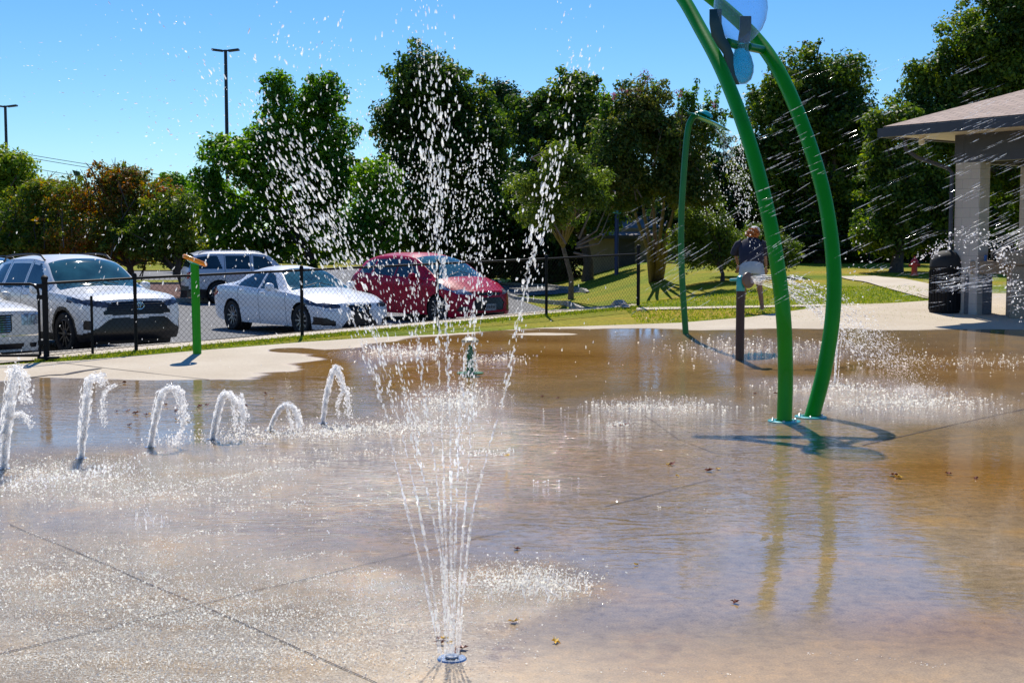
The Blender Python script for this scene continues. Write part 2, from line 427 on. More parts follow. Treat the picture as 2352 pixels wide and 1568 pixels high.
    med = ridge(noise(9, 3, mp2.outputs[0], .8))
    wv = math_('ADD', math_('MULTIPLY', big, .030), math_('MULTIPLY', med, .010))
    wv = math_('MULTIPLY', math_('MULTIPLY', wv, attr('ripple')), wet)
    b1 = N(nt, 'ShaderNodeBump'); b1.inputs['Strength'].default_value = 1; b1.inputs['Distance'].default_value = 1.0
    L.new(wv, b1.inputs['Height'])
    sv = math_('ADD', math_('MULTIPLY', noise(75, 3, P, .6, .6), .018), math_('MULTIPLY', noise(24, 2, P, .4), .02))
    sv = math_('MULTIPLY', sv, attr('splash'))
    b2 = N(nt, 'ShaderNodeBump'); b2.inputs['Strength'].default_value = 1; b2.inputs['Distance'].default_value = 1.0
    L.new(sv, b2.inputs['Height']); L.new(b1.outputs['Normal'], b2.inputs['Normal'])
    b3 = N(nt, 'ShaderNodeBump'); b3.inputs['Strength'].default_value = .03; b3.inputs['Distance'].default_value = .001
    L.new(noise(140, 2), b3.inputs['Height']); L.new(b2.outputs['Normal'], b3.inputs['Normal'])
    L.new(b3.outputs['Normal'], b.inputs['Normal'])
    return m
M['pad'] = pad_mat()

def brick_mat(name, c1, c2, mortar, scale, bw, rh, ms=.012, rough=.8):
    m, nt, b = new_mat(name); L = nt.links
    tc = N(nt, 'ShaderNodeTexCoord'); br = N(nt, 'ShaderNodeTexBrick')
    L.new(tc.outputs['UV'], br.inputs['Vector'])
    br.inputs['Scale'].default_value = scale; br.inputs['Brick Width'].default_value = bw; br.inputs['Row Height'].default_value = rh
    br.inputs['Mortar Size'].default_value = ms; br.inputs['Color1'].default_value = c1 + (1,); br.inputs['Color2'].default_value = c2 + (1,); br.inputs['Mortar'].default_value = mortar + (1,)
    no = N(nt, 'ShaderNodeTexNoise'); no.inputs['Scale'].default_value = 25; L.new(tc.outputs['Object'], no.inputs['Vector'])
    mx = N(nt, 'ShaderNodeMixRGB', blend_type='MULTIPLY'); mx.inputs[0].default_value = .2
    L.new(br.outputs['Color'], mx.inputs[1]); L.new(no.outputs['Color'], mx.inputs[2]); L.new(mx.outputs[0], b.inputs['Base Color'])
    b.inputs['Roughness'].default_value = rough
    return m
M['roof'] = brick_mat('roof_shingles', (.36, .24, .18), (.50, .35, .27), (.14, .09, .08), 1, .33, .14, .012)
M['column'] = brick_mat('painted_block', (.52, .47, .42), (.54, .49, .44), (.36, .33, .30), 1, .4, .2, .005)
def quad_uv(o):
    """box-project UVs in metres"""
    me = o.data; uv = me.uv_layers.new(name='UVMap')
    for p in me.polygons:
        n = p.normal
        if abs(n.z) > .98: a, b_ = Vector((1, 0, 0)), Vector((0, 1, 0))
        else:
            a = Vector((0, 0, 1)).cross(n).normalized(); b_ = n.cross(a)
        for li in p.loop_indices:
            co = me.vertices[me.loops[li].vertex_index].co
            uv.data[li].uv = (co.dot(a), co.dot(b_))

# ------------------------------------------------------------------ world, sun
SUN_EL, SUN_AZ = math.radians(50), math.radians(-5)      # sun ahead of the camera, slightly left
sdir = Vector((math.sin(SUN_AZ) * math.cos(SUN_EL), math.cos(SUN_AZ) * math.cos(SUN_EL), math.sin(SUN_EL)))
w = bpy.data.worlds.new('World'); sc.world = w; w.use_nodes = True; nt = w.node_tree
sky = nt.nodes.new('ShaderNodeTexSky'); sky.sky_type = 'NISHITA'; sky.sun_disc = False
sky.sun_elevation = SUN_EL; sky.sun_rotation = SUN_AZ; sky.air_density = 1.0; sky.dust_density = .05; sky.ozone_density = 2.0
hs = nt.nodes.new('ShaderNodeHueSaturation'); hs.inputs['Saturation'].default_value = 1.30; hs.inputs['Value'].default_value = 1.0
gm = nt.nodes.new('ShaderNodeMixRGB'); gm.blend_type = 'MULTIPLY'; gm.inputs[0].default_value = 1; gm.inputs[2].default_value = (.60, .80, 1.04, 1)
bg = nt.nodes['Background']; bg.inputs['Strength'].default_value = .122
nt.links.new(sky.outputs[0], hs.inputs['Color']); nt.links.new(hs.outputs[0], gm.inputs[1]); nt.links.new(gm.outputs[0], bg.inputs['Color'])
sl = bpy.data.lights.new('sun', 'SUN'); sl.energy = 5.0; sl.angle = math.radians(.5); sl.color = (1, .95, .86)
so = bpy.data.objects.new('sun', sl); col.objects.link(so); so.rotation_euler = sdir.to_track_quat('Z', 'Y').to_euler()
so.location = (0, 0, 30)
sc.view_settings.view_transform = 'Standard'; sc.view_settings.look = 'None'; sc.view_settings.exposure = 0; sc.view_settings.gamma = 1
sc.cycles.max_bounces = 12; sc.cycles.diffuse_bounces = 10; sc.cycles.transmission_bounces = 10; sc.cycles.transparent_max_bounces = 24; sc.cycles.caustics_reflective = False; sc.cycles.caustics_refractive = False
sc.cycles.sample_clamp_indirect = 6

# ------------------------------------------------------------------ ground sheets
def sheet(name, poly, off, m, step=.5, kind='structure', label=None, cat=None, attrs=None, parent=None):
    bm = bmesh.new(); vs = [bm.verts.new((p[0], p[1], 0)) for p in poly]; bm.faces.new(vs)
    x0, x1 = min(p[0] for p in poly), max(p[0] for p in poly); y0, y1 = min(p[1] for p in poly), max(p[1] for p in poly)
    def cuts(a, b): 
        k = math.ceil((b - a) / step); return [a + (b - a) * i / k for i in range(1, k)]
    for c in cuts(x0, x1): bmesh.ops.bisect_plane(bm, geom=bm.verts[:] + bm.edges[:] + bm.faces[:], plane_co=(c, 0, 0), plane_no=(1, 0, 0))
    for c in cuts(y0, y1): bmesh.ops.bisect_plane(bm, geom=bm.verts[:] + bm.edges[:] + bm.faces[:], plane_co=(0, c, 0), plane_no=(0, 1, 0))
    for v in bm.verts: v.co.z = terrain(v.co.x, v.co.y) + off
    bmesh.ops.recalc_face_normals(bm, faces=bm.faces[:])
    me = bpy.data.meshes.new(name); bm.to_mesh(me); bm.free()
    if me.polygons and me.polygons[0].normal.z < 0: me.flip_normals()
    me.polygons.foreach_set('use_smooth', [True] * len(me.polygons))
    o = bpy.data.objects.new(name, me); col.objects.link(o); me.materials.append(m)
    tag(o, label, cat, None, kind)
    if parent: o.parent = parent
    return o
def gp(lst): return [tuple(G(*p)[:2]) for p in lst]

# lawn : near fine grid + far apron
def lawn():
    xs = np.concatenate([[-1500, -400, -150, -90, -60], np.arange(-40, 30.1, .5), [45, 60, 90, 150, 400, 1500]])
    ys = np.concatenate([[-60, -20, -5, 0], np.arange(1, 62, .5), [70, 90, 120, 200, 500, 2500]])
    V = [(x, y, terrain(x, y) - .045) for y in ys for x in xs]
    nx = len(xs); Fc = [(j * nx + i, j * nx + i + 1, (j + 1) * nx + i + 1, (j + 1) * nx + i) for j in range(len(ys) - 1) for i in range(nx - 1)]
    return np_mesh('lawn', V, Fc, M['grass'], smooth=True, kind='structure')
lawn()

pad_edge_px = [(-260, 862), (-100, 848), (0, 838), (200, 826), (440, 806), (700, 785), (850, 775), (1000, 768), (1250, 752), (1560, 741), (1720, 728), (1880, 705), (2060, 695), (2150, 689)]
pad_poly = [(-16, 1.0), (16, 1.0), (18, 24.5)]
far = gp(pad_edge_px)
pav_slab = [(18, 33), (far[-1][0] + .2, 33.2)]
pad_poly = pad_poly + pav_slab + [tuple(p) for p in reversed(far)] + [(-16, far[0][1] - 6)]
def inpoly(P, poly):
    x, y = P[:, 0], P[:, 1]; c = np.zeros(len(P), bool); n = len(poly); j = n - 1
    for i in range(n):
        xi, yi = poly[i]; xj, yj = poly[j]
        cond = ((yi > y) != (yj > y)) & (x < (xj - xi) * (y - yi) / ((yj - yi) + 1e-12) + xi)
        c ^= cond; j = i
    return c
def sdist(P, poly):
    d = np.full(len(P), 1e9)
    for i in range(len(poly)):
        a = np.array(poly[i]); b = np.array(poly[(i + 1) % len(poly)]); ab = b - a
        t = np.clip(((P - a) @ ab) / (ab @ ab + 1e-12), 0, 1)
        d = np.minimum(d, np.linalg.norm(P - (a + t[:, None] * ab), axis=1))
    return np.where(inpoly(P, poly), d, -d)
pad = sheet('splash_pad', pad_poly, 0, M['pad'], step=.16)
me = pad.data; n = len(me.vertices); co = np.empty(n * 3); me.vertices.foreach_get('co', co); PV = co.reshape(-1, 3)[:, :2]
wet_poly = gp([(-500, 905), (-100, 880), (60, 868), (250, 873), (400, 872), (560, 872), (640, 850), (700, 828), (740, 806), (830, 790), (960, 772), (1150, 758), (1500, 752), (1600, 757), (1900, 757), (2200, 757), (2352, 758), (2700, 760)])
wet_poly = [(-16, .5), (16, .5)] + [tuple(p) for p in reversed(wet_poly)]
def setattr_(nm, arr):
    a = me.attributes.new(nm, 'FLOAT', 'POINT'); a.data.foreach_set('value', np.clip(arr, 0, 1.6 if nm == 'ripple' else 1).astype(np.float32))
wet = .5 + sdist(PV, wet_poly) / 1.6
# a second damp streak beside the grass, left of centre
def blob(px, py, rx, ry):
    g = G(px, py); gx = abs(G(px + rx, py).x - g.x); gy = abs(G(px, py - ry).y - G(px, py + ry).y) / 2
    return np.exp(-(((PV[:, 0] - g.x) / gx) ** 2 + ((PV[:, 1] - g.y) / gy) ** 2))
wet += 1.0 * blob(650, 803, 60, 6)
wet -= .75 * blob(1260, 768, 110, 4)
setattr_('wet', np.where(wet > 1.4, 1, wet))
brown = .05 + .9 * blob(900, 830, 330, 60) + .9 * blob(1200, 810, 420, 60) + .7 * blob(2200, 850, 500, 70) + .95 * blob(2250, 1090, 330, 70) + .5 * blob(2200, 1450, 330, 60) + .35 * blob(1400, 1060, 250, 40) + .5*blob(1700,1540,500,60)
setattr_('brown', brown)
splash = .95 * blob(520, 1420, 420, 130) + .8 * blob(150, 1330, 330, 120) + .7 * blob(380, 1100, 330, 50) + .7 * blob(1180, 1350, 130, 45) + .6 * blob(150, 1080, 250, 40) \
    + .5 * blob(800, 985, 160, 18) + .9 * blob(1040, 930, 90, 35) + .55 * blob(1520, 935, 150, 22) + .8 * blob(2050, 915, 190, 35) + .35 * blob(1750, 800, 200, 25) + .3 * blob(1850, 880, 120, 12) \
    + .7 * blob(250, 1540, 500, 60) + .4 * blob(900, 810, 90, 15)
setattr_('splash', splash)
ripple = .035 + 1.6 * blob(1250, 1030, 420, 90) + .25 * blob(1600, 980, 400, 40) + .8 * blob(700, 1150, 400, 90)  + .25 * blob(400, 930, 400, 40) + .15 * blob(1200, 850, 400, 60)
setattr_('ripple', ripple)
setattr_('foam', .75 * blob(150, 1090, 140, 22) + .5 * blob(430, 1040, 100, 12) + .7 * blob(1040, 925, 70, 22) + .45 * blob(1200, 1350, 110, 22) + .5 * blob(1990, 900, 120, 22) + .5 * blob(820, 985, 90, 10) + .35 * blob(330, 1200, 60, 14) + .35 * blob(960, 810, 60, 12) + .25*blob(1520,935,110,12))
setattr_('film', .25 + .5 * blob(1400, 1450, 900, 200)); setattr_('matte', 1.0 - np.clip((PV[:, 1] - 5.6) / 1.0, 0, 1))
setattr_('stain', 1.0 * blob(1140, 1500, 60, 30) + .8 * blob(900, 1465, 90, 14) + .4 * blob(1500, 1500, 120, 60))

# control joints: thin dark saw cuts laid on the pad, plus one broad dark strip
def joint(pts, wdt=.012):
    mb = MB(); P = []
    for (a, b) in zip(pts[:-1], pts[1:]):
        A, B = G(*a), G(*b); k = max(2, int((A - B).length / .35))
        P += [A.lerp(B, i / k) for i in range(k)]
    P.append(G(*pts[-1]))
    P = [p + Vector((rng.normal(0, .004), rng.normal(0, .004), 0)) for p in P]
    vs = []; fs = []
    for i, p in enumerate(P):
        t = (P[min(i + 1, len(P) - 1)] - P[max(0, i - 1)]).normalized(); nrm = Vector((-t.y, t.x, 0)) * wdt / 2 * rng.uniform(.6, 1.3)
        z = terrain(p.x, p.y) + .005
        vs += [(p.x + nrm.x, p.y + nrm.y, z), (p.x - nrm.x, p.y - nrm.y, z)]
        if i: k = 2 * i; fs.append((k - 2, k - 1, k + 1, k))
    mb.add(vs, fs); return mb.build('pad_joint_strip', M['joint'], pad, smooth=False)
M['joint'] = pm('joint_strip_dark', (.05, .045, .055), .7, spec=.1)
joint([(-60, 1510), (0, 1502), (250, 1443), (460, 1390)], .006)
joint([(460, 1390), (560, 1363), (640, 1345), (900, 1283), (1160, 1221)], .007)
joint([(1390, 1164), (1600, 1110), (1640, 1100)], .008)
joint([(1980, 1023), (2080, 1000), (2352, 940), (2420, 925)], .014)
joint([(20, 1205), (180, 1270), (340, 1340), (460, 1390), (620, 1460), (860, 1566), (930, 1600)], .0065)
joint([(130, 832), (330, 855), (480, 872)], .02)
joint([(62, 868), (110, 862), (150, 860), (190, 852), (232, 846)], .10)  # broad dark strip across the dry concrete, not a saw cut
joint([(1480, 955), (1560, 1010), (1640, 1040), (1760, 1060)], .006)

# path on the right lawn, sidewalk behind the fence, mow strip
sheet('path', gp([(1925, 633), (2010, 632), (2160, 655), (2180, 690), (2120, 682), (2020, 655)]), -.015, M['concrete'], .4)
fx = lambda s, t: (2.9 + t * FN[1] + s * FN[0], 29.6 - t * FN[0] + s * FN[1])
sheet('sidewalk', [fx(.12, -26), fx(.12, .3), fx(1.6, .3), fx(1.6, -26)], -.018, M['concrete'], .4)
sheet('mow_strip', [tuple(G(1462, 709)[:2]), tuple(G(2075, 697)[:2]), tuple(G(2075, 693.5)[:2]), tuple(G(1462, 704)[:2])], -.02, M['concrete'], .5)
# parking lot (asphalt)
lot_poly = [fx(1.62, -27), fx(1.62, -.6)] + gp([(1420, 704), (1200, 690), (1165, 676), (1290, 672), (1345, 668), (1250, 655), (1140, 650)]) + [(-.5, 70), (-6, 110), (-70, 110), (-70, 12)]
lot = sheet('parking_lot', lot_poly, -.02, M['asphalt'], 1.0)
def ribbon_kerb(name, pts, wd=.16, h=.12):
    P = []
    for a, b in zip(pts[:-1], pts[1:]):
        k = max(1, int(math.dist(a, b) / .5)); P += [(a[0] + (b[0] - a[0]) * i / k, a[1] + (b[1] - a[1]) * i / k) for i in range(k)]
    P.append(pts[-1]); vs = []; fs = []
    for i, p in enumerate(P):
        q, r = P[min(i + 1, len(P) - 1)], P[max(0, i - 1)]; t = Vector((q[0] - r[0], q[1] - r[1], 0)).normalized(); nn = Vector((-t.y, t.x, 0)) * wd / 2
        z = terrain(*p) - (h * .9 if i in (0, len(P) - 1) else (h * .4 if i in (1, len(P) - 2) else 0))
        vs += [(p[0] + nn.x, p[1] + nn.y, z - .1), (p[0] + nn.x * .85, p[1] + nn.y * .85, z + h), (p[0] - nn.x * .85, p[1] - nn.y * .85, z + h), (p[0] - nn.x, p[1] - nn.y, z - .1)]
        if i:
            k = 4 * i
            for j in range(3): fs.append((k - 4 + j, k - 3 + j, k + 1 + j, k + j))
    mb = MB(); mb.add(vs, fs); return mb.build(name, M['kerb'], None, smooth=False, kind='structure')
ribbon_kerb('kerb', gp([(1440, 706), (1300, 697), (1230, 692), (1185, 686), (1165, 678)]), h=.09)
ribbon_kerb('kerb', gp([(1350, 670), (1320, 664), (1250, 656), (1140, 651)]), h=.09)
ribbon_kerb('kerb', [fx(1.68, -26), fx(1.68, -.8)], h=.03)
# planted islands beyond the cars on the left
sheet('mulch_bed', gp([(-200, 690), (640, 690), (640, 655), (200, 652), (-200, 655)]), .02, M['mulch'], 3)
ribbon_kerb('kerb', gp([(-200, 692), (640, 692)]))
sheet('grass_island', gp([(-400, 652), (640, 652), (640, 645), (-400, 645)]), .05, M['grass'], 3)
sheet('grass_verge', gp([(-600, 622), (700, 622), (900, 606), (-600, 604)]), .05, M['grass'], 6)
ribbon_kerb('kerb', gp([(-400, 653.5), (640, 653.5)]))

# ------------------------------------------------------------------ foliage
def leaves_np(centers, radii, count, size, flat=.75, seed=0, tone_bias=0.0):
    r = np.random.default_rng(seed); centers = np.array(centers); radii = np.array(radii)
    wgt = radii ** 2; idx = r.choice(len(centers), count, p=wgt / wgt.sum())
    d = r.normal(size=(count, 3)); d /= np.linalg.norm(d, axis=1)[:, None]
    rad = radii[idx] * r.uniform(.0, 1, count) ** .38
    rad *= 1 + r.normal(0, .10, count)
    P = centers[idx] + d * rad[:, None] * np.array([1, 1, flat])
    nrm = d + r.normal(0, .7, (count, 3)) + np.array([0, 0, .4]); nrm /= np.linalg.norm(nrm, axis=1)[:, None]
    a = np.cross(nrm, r.normal(size=(count, 3))); a /= np.linalg.norm(a, axis=1)[:, None]; b = np.cross(nrm, a)
    sz = size * r.uniform(.55, 1.35, count)[:, None]
    V = np.stack([P - a * sz * .5, P + b * sz * .28 + nrm * sz * .05, P + a * sz * .5 - nrm * sz * .12, P - b * sz * .28 + nrm * sz * .05], 1).reshape(-1, 3)
    Fc = np.arange(count * 4).reshape(-1, 4)
    cl = r.uniform(-.3, .3, len(centers))[idx]
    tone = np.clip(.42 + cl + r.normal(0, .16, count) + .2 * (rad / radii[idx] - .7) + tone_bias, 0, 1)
    return V, Fc, tone
def limbs(mb, base, targets, r0, k=.35, seed=0, z0=.35):
    r = random.Random(seed)
    for t in targets:
        t = Vector(t); s = Vector(base) ; L_ = (t - s).length
        m1 = s.lerp(t, .35) + Vector((r.uniform(-.06, .06) * L_, r.uniform(-.06, .06) * L_, .10 * L_))
        m2 = s.lerp(t, .7) + Vector((r.uniform(-.06, .06) * L_, r.uniform(-.06, .06) * L_, .05 * L_))
        mb.tube([s, m1, m2, t], [r0, r0 * .7, r0 * .42, r0 * .12], 6)
def tree(label, blobs, Y, leafm, count, size, base=None, cat='tree', name='tree', trunk_r=.16, clump=.9, nclump=None, seed=1, bark='bark', group=None, fork=.35, flat=.8, tone=0.0, twigs=0, dy=None, nolimb=False):
    """blobs: crown lobes as (px,py,rx,ry) outline; built as 3D ellipsoids around depth Y"""
    r = np.random.default_rng(seed); pxm = F / Y
    C = []; R = []
    area = sum(b[2] * b[3] for b in blobs); nc = nclump or 70
    for bi, (bx, by, rx, ry) in enumerate(blobs):
        c = at(bx, by, Y + (dy[bi] if dy else r.uniform(-.5, .5))); ex, ez = rx / pxm, ry / pxm; ey = (ex + ez) / 2 * .9
        k = max(5, int(nc * rx * ry / area))
        for q_ in range(int(k * 1.75)):
            d = r.normal(size=3); d /= np.linalg.norm(d); rr = r.uniform(.12, 1) ** .36
            cr = clump * r.choice([.45, .7, 1.0, 1.3], p=[.3, .3, .25, .15])
            if q_ >= k: cr = clump * r.uniform(.20, .45); rr = r.uniform(1.0, 1.32)
            q = np.array(c) + d * rr * np.maximum(.1, np.array([ex, ey, ez]) * 1.06 - cr * .6)
            C.append(q); R.append(cr)
    if base is None:
        b0 = blobs[-1]; g = at(b0[0], b0[1], Y); base = Vector((g.x, Y, terrain(g.x, Y)))
    base = Vector(base)
    t = empty(name, base, 0, label, cat, group)
    V, Fc, tn = leaves_np(C, R, int(count * 1.7), size * .80, flat, seed, tone)
    np_mesh('crown', V - np.array(base), Fc, leafm, t, fattr={'tone': tn})
    if nolimb:
        mb = MB(); fk = None
    mb = MB(); cen = np.mean(C, 0) - np.array(base); H = cen[2]
    fk = Vector((cen[0] * fork * .6, 0, H * fork))
    if not nolimb: mb.tube([(0, 0, -.1), (trunk_r * .2, 0, H * fork * .4), tuple(fk)], [trunk_r * 1.35, trunk_r, trunk_r * .85], 10)
    sel = r.choice(len(C), min(len(C), 16), replace=False)
    if not nolimb: limbs(mb, fk, [tuple(np.array(C[i]) - np.array(base)) for i in sel], trunk_r * .55, seed=seed)
    # leader
    top = max(C, key=lambda q: q[2])
    if not nolimb: limbs(mb, fk, [tuple((np.array(top) - np.array(base)) * .95)], trunk_r * .75, seed=seed + 3)
    for k in range(twigs):
        i = r.integers(len(C)); s = np.array(C[i]) - np.array(base); L_ = r.uniform(.5, 1.3) * clump * 1.6
        d = np.array([r.normal(0, .35), r.normal(0, .35), 1.0]); d /= np.linalg.norm(d)
        p1 = s + d * L_ * .6; p2 = s + d * L_ + np.array([r.normal(0, .12), 0, 0])
        mb.tube([s - d * .5, p1, p2], [.03, .02, .008], 4)
        for q in range(2):
            d2 = d + np.array([r.normal(0, .5), r.normal(0, .5), 0]); mb.tube([p1, p1 + d2 * L_ * .35], [.015, .006], 3)
    mb.build('twigs' if nolimb else 'trunk', M[bark], t)
    return t

# background woods (far, dark)
def far_wood():
    C = []; R = []; r = np.random.default_rng(5)
    for i in range(260):
        x = -75 + i * .62 + r.uniform(-1, 1); y = 128 + r.uniform(-6, 10)
        h = r.uniform(2.5, 6.5) + (2 if x < -30 else 0)
        for z in np.arange(.8, h, 1.6): C.append((x + r.normal(0, .6), y, z)); R.append(r.uniform(1.3, 2.2))
    V, Fc, tn = leaves_np(C, R, 26000, .9, .9, 5)
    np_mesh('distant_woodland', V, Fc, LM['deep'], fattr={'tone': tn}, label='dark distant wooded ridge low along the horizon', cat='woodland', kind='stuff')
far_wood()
T = tree
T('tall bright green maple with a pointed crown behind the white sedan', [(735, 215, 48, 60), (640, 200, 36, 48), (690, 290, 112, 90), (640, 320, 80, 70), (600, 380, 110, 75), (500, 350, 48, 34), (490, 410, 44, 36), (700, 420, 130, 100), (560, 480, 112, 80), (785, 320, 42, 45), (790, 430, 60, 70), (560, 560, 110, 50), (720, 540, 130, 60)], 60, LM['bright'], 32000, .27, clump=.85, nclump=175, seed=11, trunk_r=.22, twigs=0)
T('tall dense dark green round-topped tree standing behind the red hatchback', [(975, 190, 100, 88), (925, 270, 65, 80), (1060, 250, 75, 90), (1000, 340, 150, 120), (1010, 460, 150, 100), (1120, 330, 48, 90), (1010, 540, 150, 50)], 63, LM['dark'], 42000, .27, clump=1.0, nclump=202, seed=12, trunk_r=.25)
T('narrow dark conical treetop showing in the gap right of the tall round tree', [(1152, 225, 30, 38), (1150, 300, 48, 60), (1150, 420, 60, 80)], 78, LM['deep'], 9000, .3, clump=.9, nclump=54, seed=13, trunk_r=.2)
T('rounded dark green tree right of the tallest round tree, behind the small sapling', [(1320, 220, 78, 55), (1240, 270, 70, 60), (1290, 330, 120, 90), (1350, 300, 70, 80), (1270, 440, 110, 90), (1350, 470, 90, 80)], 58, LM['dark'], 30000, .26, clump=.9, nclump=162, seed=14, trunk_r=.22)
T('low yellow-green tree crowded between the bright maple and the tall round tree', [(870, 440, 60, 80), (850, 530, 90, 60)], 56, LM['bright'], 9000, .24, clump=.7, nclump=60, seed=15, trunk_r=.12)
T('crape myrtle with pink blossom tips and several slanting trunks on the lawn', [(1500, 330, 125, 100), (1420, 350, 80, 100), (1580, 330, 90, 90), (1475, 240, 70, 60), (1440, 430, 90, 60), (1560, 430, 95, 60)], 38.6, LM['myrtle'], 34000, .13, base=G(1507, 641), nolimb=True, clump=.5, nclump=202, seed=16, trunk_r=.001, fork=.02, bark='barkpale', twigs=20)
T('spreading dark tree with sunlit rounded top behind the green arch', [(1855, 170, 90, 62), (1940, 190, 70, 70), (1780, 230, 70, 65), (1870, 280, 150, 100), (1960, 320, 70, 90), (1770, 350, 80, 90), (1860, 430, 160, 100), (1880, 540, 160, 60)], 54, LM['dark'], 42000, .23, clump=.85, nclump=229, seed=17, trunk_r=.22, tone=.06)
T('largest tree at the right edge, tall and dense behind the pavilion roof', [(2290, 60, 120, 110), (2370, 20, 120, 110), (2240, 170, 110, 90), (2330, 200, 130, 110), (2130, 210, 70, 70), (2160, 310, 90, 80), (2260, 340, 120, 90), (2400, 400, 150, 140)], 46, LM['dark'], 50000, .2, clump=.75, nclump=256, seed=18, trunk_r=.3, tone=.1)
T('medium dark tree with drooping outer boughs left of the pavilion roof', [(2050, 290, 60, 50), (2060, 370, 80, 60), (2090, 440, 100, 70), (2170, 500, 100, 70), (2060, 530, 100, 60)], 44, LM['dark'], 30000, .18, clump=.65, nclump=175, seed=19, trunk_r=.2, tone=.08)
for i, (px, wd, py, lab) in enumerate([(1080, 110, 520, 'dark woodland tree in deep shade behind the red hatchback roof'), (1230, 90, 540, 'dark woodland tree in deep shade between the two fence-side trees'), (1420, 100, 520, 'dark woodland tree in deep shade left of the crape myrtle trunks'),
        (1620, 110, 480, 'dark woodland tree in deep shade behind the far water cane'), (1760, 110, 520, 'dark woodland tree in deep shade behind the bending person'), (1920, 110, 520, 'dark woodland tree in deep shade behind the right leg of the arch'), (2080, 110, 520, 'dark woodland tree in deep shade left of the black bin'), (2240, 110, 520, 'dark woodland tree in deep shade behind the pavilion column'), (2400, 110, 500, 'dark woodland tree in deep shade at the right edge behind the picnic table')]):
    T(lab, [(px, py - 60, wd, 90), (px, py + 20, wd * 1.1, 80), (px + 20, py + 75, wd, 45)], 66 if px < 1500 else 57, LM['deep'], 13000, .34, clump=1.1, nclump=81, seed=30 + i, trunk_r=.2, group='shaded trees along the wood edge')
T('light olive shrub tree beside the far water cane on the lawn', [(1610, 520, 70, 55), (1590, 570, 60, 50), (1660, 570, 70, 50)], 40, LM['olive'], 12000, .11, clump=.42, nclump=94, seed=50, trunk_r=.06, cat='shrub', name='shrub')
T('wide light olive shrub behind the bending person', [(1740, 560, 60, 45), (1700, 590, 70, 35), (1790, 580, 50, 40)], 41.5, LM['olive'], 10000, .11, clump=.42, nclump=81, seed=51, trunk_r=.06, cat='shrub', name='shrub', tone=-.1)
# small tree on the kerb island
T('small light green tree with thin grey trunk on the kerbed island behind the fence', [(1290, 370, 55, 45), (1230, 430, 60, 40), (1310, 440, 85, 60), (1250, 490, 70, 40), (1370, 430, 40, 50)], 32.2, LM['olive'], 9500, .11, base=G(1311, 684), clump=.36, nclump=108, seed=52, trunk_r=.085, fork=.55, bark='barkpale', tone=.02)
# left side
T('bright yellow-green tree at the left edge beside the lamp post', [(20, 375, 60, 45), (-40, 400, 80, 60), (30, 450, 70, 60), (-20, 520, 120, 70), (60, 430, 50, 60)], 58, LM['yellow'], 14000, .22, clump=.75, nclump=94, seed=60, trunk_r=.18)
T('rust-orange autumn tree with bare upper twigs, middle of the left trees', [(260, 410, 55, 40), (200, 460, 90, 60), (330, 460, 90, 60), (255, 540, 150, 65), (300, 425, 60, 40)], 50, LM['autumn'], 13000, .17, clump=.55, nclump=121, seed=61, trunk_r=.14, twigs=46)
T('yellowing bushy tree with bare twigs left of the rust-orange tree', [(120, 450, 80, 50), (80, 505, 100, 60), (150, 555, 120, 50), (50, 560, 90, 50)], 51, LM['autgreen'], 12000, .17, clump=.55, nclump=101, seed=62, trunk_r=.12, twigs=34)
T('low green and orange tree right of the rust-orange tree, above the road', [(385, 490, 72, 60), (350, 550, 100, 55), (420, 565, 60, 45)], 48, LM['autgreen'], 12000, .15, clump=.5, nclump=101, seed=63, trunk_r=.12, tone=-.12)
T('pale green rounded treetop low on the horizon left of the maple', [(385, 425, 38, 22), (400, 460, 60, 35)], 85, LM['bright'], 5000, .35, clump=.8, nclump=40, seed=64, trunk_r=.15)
T('dark green far tree just left of the maple foliage', [(480, 450, 50, 28), (470, 510, 70, 50)], 95, LM['dark'], 6000, .42, clump=1.1, nclump=48, seed=65, trunk_r=.2)
# myrtle trunks & flowers
mt = [o for o in bpy.data.objects if o.get('label', '').startswith('crape myrtle')][0]
mb = MB(); gb = Vector(mt.location)
for k, (tx, ty) in enumerate([(1445, 430), (1470, 420), (1500, 400), (1530, 410), (1560, 420), (1585, 440)]):
    e = at(tx, ty, 38.6 + (k % 3 - 1) * .5) - gb; s = Vector(((k - 2.5) * .06, (k % 2) * .08, -.1))
    mb.tube([s, s.lerp(e, .35) + Vector((-.12 * (k - 2.5) / 2.5, 0, .1)), s.lerp(e, .7), e], [.11, .075, .05, .02], 8)
mb.build('trunk', M['barkpale'], mt)
C = []; R = []
for (fx_, fy_) in [(1478, 168), (1488, 180), (1430, 208), (1440, 216), (1452, 244), (1408, 222), (1560, 214), (1466, 215), (1640, 240)]:
    g = at(fx_, fy_, 38.3) - gb; C.append(tuple(g)); R.append(.15)
V, Fc, tn = leaves_np(C, R, 420, .055, 1, 3); np_mesh('blossom', V, Fc, LM['pink'], mt, fattr={'tone': tn})
C = []; R = []   # thin shoots reaching above the myrtle
mbt = MB()
for k in range(26):
    x = random.uniform(1370, 1690); y0 = 265 + abs(x - 1500) * .15; y1 = y0 - random.uniform(30, 90) * (1.0 if x < 1650 else .6)
    a = at(x, y0 + 40, 38.6) - gb; b = at(x + random.uniform(-10, 30), y1, 38.6) - gb; mbt.tube([a, b], [.02, .006], 4)
    for q in range(9): C.append(tuple(a.lerp(b, q / 8 * 1.0))); R.append(.11)
V, Fc, tn = leaves_np(C, R, 5200, .10, 1, 4); np_mesh('shoot_leaves', V, Fc, LM['bright'], mt, fattr={'tone': tn}); mbt.build('shoots', M['bark'], mt)
